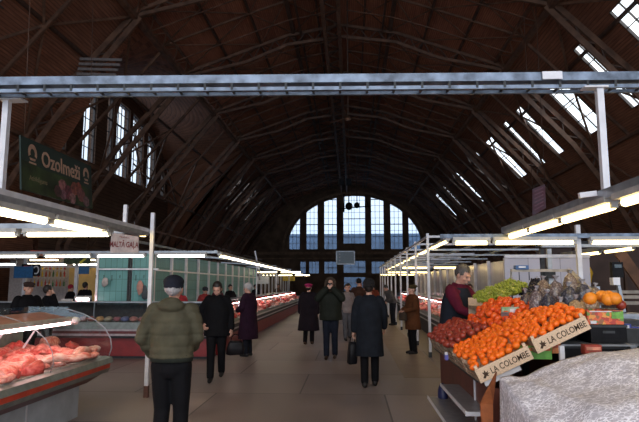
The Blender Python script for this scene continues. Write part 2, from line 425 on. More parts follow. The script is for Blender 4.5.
h_dark=mat('hair_dark',(.018,.012,.010),.55,var=.3,scale=60,stretch=(1,1,.2)); h_grey=mat('hair_grey',(.35,.34,.34),.6,var=.2,scale=60,stretch=(1,1,.2)); h_brown=mat('hair_brown',(.05,.03,.02),.55,var=.3,scale=60,stretch=(1,1,.2)); h_salt=mat('hair_salt',(.085,.075,.07),.6,var=.35,scale=60,stretch=(1,1,.2)); fur=mat('fur_dark',(.012,.010,.010),.95,bump=.6,bscale=120); furb=mat('fur_brown',(.055,.035,.022),.95,bump=.6,bscale=120); whitek=cloth((.5,.48,.48))
PI=math.pi
# 1 olive jacket, back to us
person((-1.70,5.35,0),PI+.03,1.765,'man seen from behind in an olive quilted jacket, dark cap and black trousers',olive,black,h_grey,(((-.235,-.02,1.17),(-.15,-.20,1.06)),((.275,.06,1.17),(.22,-.10,1.0))),hem=.985,bulk=1.12,hat=('cap',cloth((.012,.014,.022))),stride=.05,hood=True,puff=.012,vox=.010,bodyhi=True,shoes=(.015,.013,.012))
# 2 woman black coat, facing us, bag
t,ln,tr,hj=person((-2.38,10.0,0),.15,1.73,'woman in a black hip length coat looking down, carrying a black handbag',black,black,h_dark,('pocket','down'),hem=.78,female=True,bulk=1.2,head=(.45,-.1),stride=.16,flare=.01,hairlen=.03,bodyhi=True)
q=wpt(t,ln(hj[1][0]+hj[1][1]*.1)); bag((q.x+.07,q.y,q.z-.13),.32,.24,.14,cloth((.007,.006,.008),.45),'black handbag hanging from the hand of the woman in the black coat',.13,.3)
# 3 purple coat
person((-2.42,13.3,0),-1.9,1.70,'woman in a long dark purple coat and pale knitted hat at the meat counter',purple,navy,h_grey,('down','front'),hem=.42,female=True,bulk=1.36,hat=('knit',whitek),flare=.035,head=(.2,0))
# 4 pink beret
person((-1.20,16.0,0),PI-.15,1.69,'woman in a long black coat and bright pink beret',cloth((.010,.006,.010)),black,h_dark,('down','down'),hem=.40,female=True,bulk=1.4,hat=('beret',pinkh),flare=.05,stride=.08,shoes=(.06,.03,.02))
# 5 photographer in fur hood
def cam_extra(t,ln,tr,hj,k):
    pass
t,ln,tr,hj=person((-.47,13.0,0),-.05,1.80,'man in a dark green fur hooded parka holding a camera to his face',dkg,jean,None,('camera','camera'),hem=.84,bulk=1.38,hat=('furhood',furb),stride=.10,shoes=(.05,.03,.02),bodyhi=True)
q=wpt(t,ln(tr((0,-.15,.12)))); tc_=thing('camera','small camera held up to the face of the man in the fur hood','camera',tuple(q),-.05)
MB().box((0,0,0),(.11,.045,.07)).build('camera_body',M['black'],tc_,local=True); MB().lathe((0,-.02,0),[(.026,0),(.028,.03),(.02,.035)],12,(0,-1,0)).build('lens',M['dgrey'],tc_,local=True)
# 6 beige person behind
person((-.12,17.2,0),.2,1.68,'person in a pale beige jacket and grey trousers partly hidden behind the parka',beige_,cloth((.10,.10,.11)),h_brown,('down','down'),hem=.85,stride=.12,female=True)
# 7 dark coat man from behind with bag
t,ln,tr,hj=person((.30,9.55,0),PI-.04,1.74,'man in a long dark coat and black fur hat walking away with a bag',cloth((.010,.013,.019)),black,h_dark,('swingf','down'),hem=.50,bulk=1.17,hat=('fur',fur),flare=.02,stride=.09,bodyhi=True)
q=wpt(t,ln(hj[1][0]+hj[1][1]*.1)); bag((q.x-.02,q.y,q.z-.10),.16,.36,.20,cloth((.007,.007,.009),.5),'long black shopping bag in the hand of the man in the long dark coat',.12,.2)
# 8-10 distant group
person((.26,19.0,0),PI,1.86,'tall person in a brown coat seen from behind, beyond the fur hatted man',cloth((.05,.022,.014)),black,None,hem=.6,hat=('knit',cloth((.015,.012,.012))),vox=.014)
person((-.1,21.0,0),0,1.70,'dark haired person in black far down the aisle, left of the brown coat',black,black,h_dark,hem=.7,vox=.014)
person((.85,22.5,0),PI,1.72,'rust red jacketed person far down the aisle, right of the brown coat',cloth((.14,.03,.015)),black,h_dark,hem=.8,vox=.014)
person((.45,27,0),0,1.72,'person in a brown coat far away in the middle of the aisle',cloth((.08,.035,.02)),black,h_brown,hem=.6,vox=.016)
person((-.75,26,0),0,1.66,'person in dark red far away behind the parka man',cloth((.10,.02,.02)),black,h_dark,hem=.6,vox=.016,female=True)
person((1.72,23.5,0),-1.2,1.72,'person in a grey jacket bending over the far right counter',grey_,cloth((.014,.016,.022)),h_salt,('front','front'),hem=.92,bulk=1.2,lean=.45,head=(.2,0),vox=.013)
person((.98,31,0),PI,1.7,'person in a dark coat at the far end of the right hand posts',black,black,h_dark,hem=.6,vox=.016)
# brown coat woman right
t,ln,tr,hj=person((1.50,14.0,0),-1.25,1.66,'woman in a rust brown coat and olive hat by the right counter',brown_,black,h_brown,('front','front'),hem=.62,bulk=1.22,hat=('beret',cloth((.07,.05,.02))),flare=.02,female=True)
q=wpt(t,ln(hj[1][0]+hj[1][1]*.1)); bag((q.x+.02,q.y,q.z-.02),.26,.20,.14,furb,'brown bag held in front by the woman in the rust brown coat',.06,-1.2)
# vendor in maroon
def vest(t,ln,tr,hj,k):
    mb=MB(); loft(mb,[(0,0,.86,.235,.19),(0,0,1.05,.225,.18),(0,0,1.25,.225,.175),(0,0,1.36,.20,.155),(0,0,1.46,.14,.11)]); lnv=[ln(v) for v in mb.v]; mb.v=lnv
    remesh(mb,'vest',cloth((.014,.018,.028)),t,.011,2)
t,ln,tr,hj=person((1.46,8.15,.0),PI/2-.75,1.97,'fruit vendor in a maroon sweater and dark vest leaning over the fruit',maroon,black,h_salt,('reach','reach'),hem=.9,bulk=1.04,lean=.14,head=(.35,0),bodyhi=True,extra=vest)
t2=t
for s in(-1,1): pass
# vendors behind the left counter (standing on duckboards)
for a in[
 ((-4.58,14.9),-PI*.0+.6,1.62,'vendor with dark pinned hair and red scarf behind the left counter',cloth((.35,.03,.04)),h_dark,None,.35),
 ((-4.5,17.2),.7,1.60,'vendor in red between the black coat and the purple coat',cloth((.30,.04,.04)),h_brown,('cap',cloth((.03,.03,.04))),.3),
 ((-4.62,19.4),.8,1.66,'vendor with dark hair farther along the left counter',cloth((.12,.03,.05)),h_dark,None,.2),
 ((-4.7,21.8),.8,1.66,'vendor in dark clothes far along the left counter',black,h_dark,None,.1),
 ((-4.6,27.0),.9,1.66,'distant vendor in a dark blue jacket past the last teal panel',navy,h_dark,None,.1),
 ((-4.3,33.0),.9,1.68,'distant vendor in a brown jacket by the yellow sign',cloth((.08,.04,.03)),h_brown,None,.1),
 ((-7.5,14.1),.2,0,'',None,None,None,0)]:
    if a[2]: person((a[0][0],a[0][1],0),a[1],a[2],a[3],a[4],black,a[5],('front','front'),hem=.8,head=(a[7],0),hat=a[6],vox=.014,female=True)
person((-6.0,10.2,0),.9,1.72,'man in black with a flat cap behind the near meat case, left edge',black,black,h_dark,('front','front'),hem=.7,bulk=1.15,hat=('flat',cloth((.05,.03,.025))),head=(.15,0))
person((-6.6,12.0,0),2.4,1.66,'person with dark hair in black next to the flat capped man',black,black,h_dark,('ear','down'),hem=.7,vox=.013)
person((-9.6,18.9,0),2.6,1.66,'person in a dark red hat standing at the drinks kiosk',black,black,None,hem=.6,hat=('knit',cloth((.30,.02,.04))),vox=.014,female=True)
person((-8.95,18.6,0),2.9,1.74,'person in black with dark hair at the drinks kiosk',black,black,h_dark,hem=.6,vox=.014,bulk=1.2)
person((2.6,11.2,0),.2,1.52,'young person with dark hair standing behind the green grapes',navy,black,h_dark,hem=.8,vox=.013)
person((3.62,17.5,0),-.5,1.68,'vendor in a dark red sweater behind the right counter',cloth((.22,.02,.03)),black,h_brown,hem=.8,vox=.014,arms=('front','front'))
person((3.7,21.5,0),-.5,1.68,'vendor in a white coat far along the right counter',cloth((.4,.38,.38)),black,h_dark,hem=.8,vox=.014,arms=('front','front'),female=True)
# ================================================================== HALL SHELL
Y0,Y1=-9.0,85.0
HX=-.45                                  # hall axis
PROF=[(0,16.9),(3.2,16.3),(9.2,14.1),(10.55,12.58),(13.05,9.73),(14.4,7.9),(15.7,5.6),(16.7,3.0),(17.0,0)]
def floor_mat():
    m,nt,b=new_mat('terrazzo_floor'); N,L=nt.nodes,nt.links
    tc=N.new('ShaderNodeTexCoord')
    br=N.new('ShaderNodeTexBrick'); br.offset=.5; br.inputs['Scale'].default_value=1
    br.inputs['Brick Width'].default_value=2.6; br.inputs['Row Height'].default_value=1.9; br.inputs['Mortar Size'].default_value=.012
    br.inputs['Color1'].default_value=(.20,.16,.145,1); br.inputs['Color2'].default_value=(.31,.25,.22,1); br.inputs['Mortar'].default_value=(.09,.075,.07,1)
    br.inputs['Bias'].default_value=.1
    mp=N.new('ShaderNodeMapping'); mp.inputs['Location'].default_value=(1.1,.8,0); L.new(tc.outputs['Object'],mp.inputs[0]); L.new(mp.outputs[0],br.inputs[0])
    n=N.new('ShaderNodeTexNoise'); n.inputs['Scale'].default_value=1.3; n.inputs['Detail'].default_value=8; L.new(tc.outputs['Object'],n.inputs['Vector'])
    n2=N.new('ShaderNodeTexNoise'); n2.inputs['Scale'].default_value=70; n2.inputs['Detail'].default_value=3; L.new(tc.outputs['Object'],n2.inputs['Vector'])
    r=N.new('ShaderNodeMapRange'); r.inputs[3].default_value=.62; r.inputs[4].default_value=1.35; L.new(n.outputs[0],r.inputs[0])
    r2=N.new('ShaderNodeMapRange'); r2.inputs[3].default_value=.75; r2.inputs[4].default_value=1.25; L.new(n2.outputs[0],r2.inputs[0])
    mu=N.new('ShaderNodeMath'); mu.operation='MULTIPLY'; L.new(r.outputs[0],mu.inputs[0]); L.new(r2.outputs[0],mu.inputs[1])
    mx=N.new('ShaderNodeMix'); mx.data_type='RGBA'; mx.blend_type='MULTIPLY'; mx.inputs[0].default_value=1
    L.new(br.outputs[0],mx.inputs[6]); L.new(mu.outputs[0],mx.inputs[7]); L.new(mx.outputs[2],b.inputs['Base Color'])
    rr=N.new('ShaderNodeMapRange'); rr.inputs[3].default_value=.30; rr.inputs[4].default_value=.6; L.new(n.outputs[0],rr.inputs[0]); L.new(rr.outputs[0],b.inputs['Roughness'])
    bp=N.new('ShaderNodeBump'); bp.inputs['Strength'].default_value=.12; bp.inputs['Distance'].default_value=.01; L.new(n2.outputs[0],bp.inputs['Height']); L.new(bp.outputs[0],b.inputs['Normal'])
    return m
struct(MB().bb(-17.3,17.9,Y0,Y1+.4,-.3,0),'floor',floor_mat())
# paler worn strip of paving along the right hand counters
struct(MB().bb(.95,1.75,10.5,34,0,.004),'floor_strip',mat('ochre_floor_strip',(.25,.185,.135),.5,var=.07,scale=2,bump=.03))

SKY_R=[(21.3,1.5),(25.2,1.1),(29.4,2.0),(34.6,1.0),(37.7,.7),(42.3,1.9),(46.6,.6),(48.6,.6),(55.5,1.7),(63.0,.6),(68.7,1.4)]
SKY_L=[(17.3,.6),(56.0,.45),(59.5,.45),(64,.4),(70,.4)]
TR0,TR1=29.6,50.8; TRN=24.4
PROFR=[(0,16.9),(3.2,16.3),(9.2,14.1),(11.0,12.6),(13.5,9.73),(14.85,7.9),(16.15,5.6),(17.1,3.0),(17.4,0)]
def slope(side,skies):
    P_=PROFR if side>0 else PROF
    ys=sorted({Y0,Y1}|{c-w/2 for c,w in skies}|{c+w/2 for c,w in skies}|({TRN,TR1} if side<0 else set())|set(range(-8,85,8)))
    segs={'up':MB(),'low':MB()}
    for a,b in zip(ys,ys[1:]):
        for k in range(len(PROF)-1):
            mid=(a+b)/2
            if k==3 and any(abs(mid-c)<w/2 for c,w in skies): continue
            if side<0 and k>=2 and TRN<mid<TR1: continue
            x0,z0=P_[k]; x1,z1=P_[k+1]
            mb=segs['up' if k<2 else 'low']
            vs=[(HX+side*x0,a,z0),(HX+side*x1,a,z1),(HX+side*x1,b,z1),(HX+side*x0,b,z0)]
            mb.add(vs,[(0,1,2,3) if side<0 else (3,2,1,0)])
    return segs
def thicken(o,t=.2):
    m=o.modifiers.new('thickness','SOLIDIFY'); m.thickness=t; m.offset=-1; return o
sl=slope(-1,SKY_L); sr=slope(1,SKY_R)
up=MB(); up.add(sl['up'].v,sl['up'].f); up.add(sr['up'].v,sr['up'].f)
struct(up,'ceiling',M['roof_up'])
struct(sl['low'],'wall_left',M['roof_low'])
struct(sr['low'],'wall_right',M['roof_low'])

# skylights: panes and glazing bars in the slope openings
wn=[0]
def skylight(side,c,w):
    wn[0]+=1
    fr=MB(); gl=MB()
    (x0,z0),(x1,z1)=(PROFR if side>0 else PROF)[3:5]
    p0=Vector((HX+side*x0,0,z0)); p1=Vector((HX+side*x1,0,z1)); nrm=Vector((side*(z0-z1),0,x1-x0)).normalized()
    for y in(c-w/2,c+w/2): fr.beam(p0+Vector((0,y,0)),p1+Vector((0,y,0)),.06,.12,nrm)
    nb=4
    for i in range(nb+1):
        q=p0.lerp(p1,i/nb); fr.beam(q+Vector((0,c-w/2,0)),q+Vector((0,c+w/2,0)),.05,.06,nrm)
    if w>1: fr.beam(p0+Vector((0,c,0)),p1+Vector((0,c,0)),.035,.08,nrm)
    q=p0.lerp(p1,.45); fr.beam(q+Vector((0,c-w/2,0))-nrm*.3,q+Vector((0,c+w/2,0))-nrm*.3,.07,.07,nrm)
    a,b=p0+nrm*.08,p1+nrm*.08
    gl.add([a+Vector((0,c-w/2,0)),b+Vector((0,c-w/2,0)),b+Vector((0,c+w/2,0)),a+Vector((0,c+w/2,0))],[(0,1,2,3)])
    f=struct(fr,f'window_{wn[0]}',M['frame']); gl.build('window_pane',M['wglass'],f)
for c,w in SKY_R: skylight(1,c,w)
for c,w in SKY_L: skylight(-1,c,w)

# arched window wall: strips around the lights
LIGHTS=[(-9.9,-8.2),(-7.3,-5.5),(-4.6,-2.6),(-1.7,1.7),(2.5,4.5),(5.4,7.3),(8.1,9.9)]
def arch_wall(mp,sill,rise,hw,name,mname,top_fn,S0,S1,lower=None,door=None,t=.5,lights=LIGHTS,csill=0,mat_=None,pane=None):
    pane=pane or M['eglass']
    """mp(s,z,d) -> world point (d = depth into the wall)"""
    wall=MB(); 
    holes_dummy=0
    arch=lambda s: sill+rise*math.sqrt(max(0,1-(s/hw)**2))
    br=sorted({S0,S1}|{x for l in lights for x in l}|({x for l in lower for x in l[:2]} if lower else set())|{S0+(S1-S0)*i/60 for i in range(61)})
    def seg(a,b,za0,zb0,za1,zb1):
        # quads front, back and the soffits
        P=[mp(a,za0,0),mp(b,zb0,0),mp(b,zb1,0),mp(a,za1,0),mp(a,za0,t),mp(b,zb0,t),mp(b,zb1,t),mp(a,za1,t)]
        wall.add(P,[(0,1,2,3),(7,6,5,4),(0,4,5,1),(3,2,6,7),(0,3,7,4),(1,5,6,2)])
    for a,b in zip(br,br[1:]):
        if b-a<1e-4: continue
        m=(a+b)/2; zs=0.0
        holes=[]
        if lower:
            for l0,l1,z0,z1 in lower:
                if l0<m<l1: holes.append((z0,z0,z1,z1))
        for i,(l0,l1) in enumerate(lights):
            if l0<m<l1:
                s0=sill+(csill if i==3 else 0); holes.append((s0,s0,max(arch(a),s0+.01),max(arch(b),s0+.01)))
        za=zb=0.0; holes.sort()
        for h in holes:
            if h[0]>za: seg(a,b,za,zb,h[0],h[1])
            za,zb=h[2],h[3]
        seg(a,b,za,zb,top_fn(a),top_fn(b))
    o=struct(wall,name,mat_ or M['wallend'])
    def window(l0,l1,z0,topf,cols,rowh):
        wn[0]+=1; fr=MB(); gl=MB(); d=t*.4
        zt=max(topf(l0),topf(l1),topf((l0+l1)/2))
        for i in range(cols+1):
            s=l0+(l1-l0)*i/cols; w=.12 if i in(0,cols) else .05
            if topf(s)>z0+.1: fr.beam(mp(s,z0,d),mp(s,topf(s),d),w,w*1.2)
        z=z0; k=0
        while z<zt:
            # clip the row bar to the arch
            n=24; inside=[l0+(l1-l0)*i/n for i in range(n+1) if topf(l0+(l1-l0)*i/n)>=z-.01]
            if len(inside)>1: fr.beam(mp(inside[0],z,d),mp(inside[-1],z,d),.09 if k%4==0 else .045,.12 if k%4==0 else .045)
            z+=rowh; k+=1
        n=10
        for i in range(n):
            a,b=l0+(l1-l0)*i/n,l0+(l1-l0)*(i+1)/n
            fr.beam(mp(a,topf(a),d),mp(b,topf(b),d),.12,.12)
            gl.add([mp(a,z0,d+.03),mp(b,z0,d+.03),mp(b,max(z0,topf(b)),d+.03),mp(a,max(z0,topf(a)),d+.03)],[(0,1,2,3)])
        f=struct(fr,f'window_{wn[0]}',M['frame']); gl.build('window_pane',pane,f)
    for i,(l0,l1) in enumerate(lights): window(l0,l1,sill+(csill if i==3 else 0),arch,4 if i==3 else 3,.95)
    if lower:
        for l0,l1,z0,z1 in lower: window(l0,l1,z0,lambda s:z1,3,.9)
    return o
def prof_z(s,side=0):
    s=abs(s); P_=PROFR if side>0 else PROF
    for (x0,z0),(x1,z1) in zip(P_,P_[1:]):
        if x0<=s<=x1: return z0+(z1-z0)*(s-x0)/(x1-x0)
    return 0
LOWER=[(-8.2,-4.9+.2,3.2,5.1),(-4.6,-2.6,3.2,5.1),(-1.7,1.7,3.3,5.2),(2.5,4.5,3.2,5.1),(5.4,7.3,3.2,5.1)]
LOWER=[(-8.2,-7.3,3.2,5.1),(-6.9,-5.3,3.2,5.1),(-4.6,-2.6,3.2,5.1),(-1.7,1.7,3.3,5.2),(2.5,4.5,3.2,5.1)]
DOORS=[(-1.65,1.65,.05,2.75)]
arch_wall(lambda s,z,d:Vector((HX+1.0+s,Y1-.6+d,z)),6.84,8.2,10.2,'wall_back','x',lambda s:max(.02,prof_z(s+1,1 if s>0 else -1)-.02),-17.4,15.9,lower=sorted(LOWER+DOORS),csill=.85)
# pale arch band round the end window and a string course below it
rim=MB()
for i in range(40):
    a0,a1=math.pi*i/40,math.pi*(i+1)/40
    rim.beam((HX+1.0+10.75*math.cos(a0),Y1-.72,6.84+8.65*math.sin(a0)),(HX+1.0+10.75*math.cos(a1),Y1-.72,6.84+8.65*math.sin(a1)),.3,.3,(0,1,0))
rim.bb(HX-16,HX+16,Y1-.9,Y1-.6,6.1,6.5); rim.bb(HX-16.4,HX+16.4,Y1-.8,Y1-.6,5.4,5.6)
struct(rim,'trim_1',mat('arch_band',(.26,.15,.085),.7,var=.2,scale=2))
# transept window in the left wall
TX=-17.0
TL=[(-9.8,-8.3),(-6.3,-4.7),(-2.8,-1.8),(-1.3,1.1),(1.7,4.1),(5,7),(8.6,9.6)]
TL=[(-9.8,-8.3),(-6.3,-4.5),(-2.9,-1.8),(-1.3,1.1),(1.7,4.1),(5,7),(8.5,9.6)]
arch_wall(lambda s,z,d:Vector((TX-d,40.2+s,z)),9.6,5.5,10.1,'wall_transept','x',lambda s:9.6+6.6*math.sqrt(max(0,1-(s/10.55)**2)),TR0-40.2,TR1-40.2,lights=TL,mat_=M['wall'])
tc=MB(); n=40
ar=lambda y:9.6+6.6*math.sqrt(max(0,1-((y-40.2)/10.55)**2))
for i in range(n):
    a,b=TR0+(TR1-TR0)*i/n,TR0+(TR1-TR0)*(i+1)/n
    for u0,u1 in((0,.5),(.5,1)):
        q=lambda y,u:(TX+(HX-9.2-TX)*u,y*(1-u)+u*(TRN+(TR1-TRN)*(y-TR0)/(TR1-TR0)),ar(y)*(1-u)+14.1*u)
        tc.add([q(a,u0),q(b,u0),q(b,u1),q(a,u1)],[(3,2,1,0)])
for y in(TR0,TR1):
    ys_=TRN if y==TR0 else TR1; pts=[(TX,y,0),(TX,y,ar(y))]+[(HX-x,ys_+(y-ys_)*max(0,(x-9.2))/7.35*.0,z) for x,z in PROF[2:]]
    cc=(TX+1,(y+ys_)/2,6.0)
    tc.add(pts+[cc],[(i,(i+1)%len(pts),len(pts)) for i in range(len(pts))])
struct(tc,'ceiling_transept',M['roof_low'])
# pale louvre slats in the head of the transept
tl=MB()
for i,py in enumerate((59,64,69,74)): tl.beam(atY(80-i,py,22.6),atY(122-i*2,py+1,22.6),.08,.11)
o=tl.build('louvre_panel',mat('grey_louvre',(.22,.18,.16),.6)); tag(o,'horizontal grey louvre slats high on the left above the tall transept windows','louvre')

# building beyond the end window
b=MB().bb(-30,30,98,106,-.3,10.0); b.bb(-30.2,30.2,97.9,106,10.0,10.4)
for i in range(12):
    for k in range(3): b.bb(-28+i*4.8,-26.4+i*4.8,97.85,98,1.8+k*2.8,3.6+k*2.8)
o=b.build('brick_building',mat('blue_grey_render',(.16,.25,.40),.8,var=.1,scale=1)); tag(o,'blue grey building seen through the panes of the arched end window','building')
struct(MB().bb(-40,40,85.5,120,-.35,-.05),'floor_yard',mat('yard',(.25,.28,.3),.9))

# ================================================================== TRUSSES
FR=[16.0,23.4,30.9,38.2,45.7,53.0,60.5,68.0,75.5,82.8]
NODES=[(9.2,14.1),(13.05,9.73),(15.0,6.9),(16.3,4.0),(16.6,.05)]
def inner(k):
    out=[(8.95,13.6),(12.35,9.3),(14.2,6.6),(15.6,3.9),(16.1,.05)]
    return out[k]
for fi,Y in enumerate(FR):
    t=thing('roof_truss',f'riveted brown steel arch frame spanning the hall roof, {ordn(fi)} from the near end','roof truss',(HX,Y,0),0,'arched steel roof frames')
    for s in(-1,1):
        oc=MB(); ic=MB(); wb=MB()
        P=lambda x,z,o=0:Vector((HX+s*(x+(.42 if s>0 and z<13 else 0)),Y,z))
        for k in range(4):
            oc.beam(P(NODES[k][0]-.2,NODES[k][1]-.1),P(NODES[k+1][0]-.2,max(.02,NODES[k+1][1]-.1)),.26,.16,(0,1,0))
            ic.beam(P(*inner(k)),P(*inner(k+1)),.26,.12,(0,1,0))
            n=4 if k<1 else 3
            for j in range(n):
                a0=Vector(P(NODES[k][0]-.2,NODES[k][1]-.1)).lerp(P(NODES[k+1][0]-.2,NODES[k+1][1]-.1),j/n)
                a1=Vector(P(*inner(k))).lerp(P(*inner(k+1)),(j+.5)/n)
                a2=Vector(P(NODES[k][0]-.2,NODES[k][1]-.1)).lerp(P(NODES[k+1][0]-.2,NODES[k+1][1]-.1),(j+1)/n)
                wb.beam(a0,a1,.07,.07); wb.beam(a1,a2,.07,.07)
        # upper girder
        UP=[(9.0,13.7),(5.5,14.5),(3.1,15.5),(0,15.9)]; TOPC=[(9.1,13.9),(5.5,15.2),(3.1,16.05),(0,16.6)]
        for k in range(3):
            oc.beam(P(*TOPC[k]),P(*TOPC[k+1]),.16,.14,(0,1,0)); ic.beam(P(*UP[k]),P(*UP[k+1]),.16,.12,(0,1,0))
            for j in range(3):
                a0=P(*TOPC[k]).lerp(P(*TOPC[k+1]),j/3); a1=P(*UP[k]).lerp(P(*UP[k+1]),(j+.5)/3); a2=P(*TOPC[k]).lerp(P(*TOPC[k+1]),(j+1)/3)
                wb.beam(a0,a1,.05,.05); wb.beam(a1,a2,.05,.05)
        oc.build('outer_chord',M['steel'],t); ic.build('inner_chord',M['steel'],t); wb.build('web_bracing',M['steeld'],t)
    ft=MB().bb(HX-16.75,HX-15.8,Y-.25,Y+.25,0,.35).build('foot_block',M['wallend'],t); MB().bb(HX+15.8,HX+16.75,Y-.25,Y+.25,0,.35).build('foot_block',M['wallend'],t)
# purlins and bracing between frames
def roofpt(side,x,off=.12):
    return Vector((HX+side*x,0,prof_z(x,side)-off))
for side,nm in((-1,'left'),(1,'right')):
    pl=[(9.15,.22,.22,.55),(11.2,.12,.14,.2),(14.0,.16,.16,.25)]
    for i,(x,w,h,off) in enumerate(pl):
        t=MB(); p=roofpt(side,x,off)
        t.beam(p+Vector((0,Y0,0)),p+Vector((0,Y1-.6,0)),w,h)
        if i==0:
            p2=roofpt(side,x,off-.45)+Vector((-side*.5,0,.1))
            t.beam(p2+Vector((0,Y0,0)),p2+Vector((0,Y1-.6,0)),.12,.12)
            y=Y0
            while y<84: t.beam(p+Vector((0,y,0)),p2+Vector((0,y+.9,0)),.05,.05); t.beam(p2+Vector((0,y+.9,0)),p+Vector((0,y+1.8,0)),.05,.05); y+=1.8
        o=t.build('roof_purlin',M['steel'] if i!=1 else M['steeld']); tag(o,f'long brown steel purlin at the {["eaves bend","mid height","foot"][i]} of the {nm} roof slope','purlin','purlins of the roof slopes')
    for i,x in enumerate((6.7,4.7,2.8,1.3)):
        t=MB(); p=roofpt(side,x,.15)
        t.beam(p+Vector((0,Y0,0)),p+Vector((0,Y1-.6,0)),.2 if x==2.8 else .1,.26 if x==2.8 else .14)
        if x==2.8:
            q=p+Vector((-side*.45,0,-.1)); t.beam(q+Vector((0,Y0,0)),q+Vector((0,Y1-.6,0)),.1,.2)
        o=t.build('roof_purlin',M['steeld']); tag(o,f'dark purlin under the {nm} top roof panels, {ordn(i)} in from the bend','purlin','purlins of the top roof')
# cross rods, per bay and side
bays=list(zip(FR,FR[1:]))
for side,nm in((-1,'left'),(1,'right')):
    for bi,(a,b) in enumerate([(1,8.5),(8.5,16)]+bays):
        t=MB(); q=lambda x,y,off=.2: roofpt(side,x,off)+Vector((0,y,0))
        for (x0,x1) in((9.1,4.7),(4.7,2.8),(2.8,.3)):
            m=(a+b)/2
            t.beam(q(x0,a),q(x1,m),.055,.055); t.beam(q(x0,m),q(x1,a),.055,.055); t.beam(q(x0,m),q(x1,b),.055,.055); t.beam(q(x0,b),q(x1,m),.055,.055)
            t.beam(q(x0,m),q(x1,m),.08,.1)
            t.beam(q(x0,(a+m)/2,.3),q(x1,(a+m)/2,.3),.05,.05); t.beam(q(x0,(b+m)/2,.3),q(x1,(b+m)/2,.3),.05,.05)
        ll=q(11.2,a,.3)
        m=(a+b)/2
        if not(side<0 and 30<m<52):
            t.beam(q(9.3,a,.35),q(11.2,m,.35),.1,.1); t.beam(q(9.3,b,.35),q(11.2,m,.35),.1,.1)
        t.beam(q(9.3,m,.45),q(13.9,m,.35),.13,.13)
        t.beam(q(13.9,a,.35),q(11.2,m,.35),.1,.1); t.beam(q(13.9,b,.35),q(11.2,m,.35),.1,.1)
        t.beam(q(13.9,a,.35),q(16.2,m,.5),.09,.09); t.beam(q(13.9,b,.35),q(16.2,m,.5),.09,.09)
        if side<0 and 38<m<52: t.beam(Vector((-14.2,a,7)),Vector((-16.9,m,13)),.12,.12); t.beam(Vector((-14.2,b,8)),Vector((-16.9,m,11)),.1,.1)
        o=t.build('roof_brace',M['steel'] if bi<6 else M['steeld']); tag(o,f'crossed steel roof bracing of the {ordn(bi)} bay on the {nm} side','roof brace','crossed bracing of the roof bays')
# ridge lattice girder (walkway) with two chords
t=thing('ridge_girder','long brown lattice girder running along the ridge to the end window','girder',(HX,20,15))
g1=MB(); g2=MB(); wb=MB()
for dx,g in((-.55,g1),(.25,g2)):
    g.beam((HX-.35+dx,Y0,15.55),(HX-.35+dx,Y1-1.0,15.55),.2,.2); g.beam((HX-.35+dx,Y0,16.3),(HX-.35+dx,Y1-1.0,16.3),.12,.12)
y=Y0
while y<82:
    wb.beam((HX-.9,y,15.55),(HX-.1,y+.8,15.55),.09,.06); wb.beam((HX-.1,y+.8,15.55),(HX-.9,y+1.6,15.55),.09,.06)
    wb.beam((HX-.9,y,15.55),(HX-.9,y+.8,16.3),.06,.06); wb.beam((HX-.9,y+.8,16.3),(HX-.9,y+1.6,15.55),.06,.06); y+=1.6
g1.build('chord',M['steel'],t); g2.build('chord',M['steel'],t); wb.build('lattice',M['steeld'],t)
# ceiling fan / lamp cluster under the ridge
p=atY(348,118,26.0)
t=thing('ceiling_fan','small ceiling fan with three pale blades below the ridge girder','fan',(p.x,p.y,p.z))
MB().tube((p.x,p.y,p.z),(p.x,p.y,15.5),.03).build('rod',M['steeld'],t); MB().lathe((p.x,p.y,p.z-.1),[(.02,-.05),(.12,-.03),(.14,.08),(.05,.14)]).build('hub',M['steel'],t)
for k in range(3):
    a=R(20+120*k); MB().beam(p+Vector((.1*math.cos(a),.1*math.sin(a),0)),p+Vector((1.15*math.cos(a),1.15*math.sin(a),0)),.13,.015).build('blade',M['steel'],t)
# loudspeakers/fan heaters in front of the end window top
for i,(px,py) in enumerate(((349,206),(357,205))):
    p=atY(px,py,62); t=thing('ventilation_unit',['round dark fan heater hanging before the end window, beside a smaller one','smaller dark fan heater hanging right of the round one by the end window'][i],'fan heater',(p.x,p.y,p.z))
    MB().lathe((p.x,p.y-.1,p.z),[(.15,0),(.42-.1*i,.05),(.42-.1*i,.5),(.2,.6)],14,(0,1,0)).build('drum',M['black'],t); MB().tube((p.x,p.y+.2,p.z+.3),(p.x,p.y+.2,16),.05).build('rod',M['steeld'],t)
p0,p1=atY(337,208,62),atY(352,203,62)
t=MB().tube(atY(338,209,61),atY(371,206,61),.06); t.tube(atY(344,194,61),atY(344,212,61),.07); t.tube(atY(366,200,61),atY(371,212,61),.07)
tag(t.build('pipe_run',M['black']),'thin dark pipes hanging in front of the tall middle end window','pipe')
# two small dark spotlights higher up
for i,px in enumerate((341,349)):
    p=atY(px,182,48); t=thing('spotlight',['dark box spotlight hanging under the ridge, left one of a pair','dark box spotlight hanging under the ridge, right one of a pair'][i],'spotlight',(p.x,p.y,p.z))
    MB().box(p,(.5,.4,.55)).build('housing',M['black'],t); MB().tube(p+Vector((0,0,.25)),(p.x,p.y,15.6),.03).build('bracket',M['steeld'],t)

SKY_STRENGTH=1.9
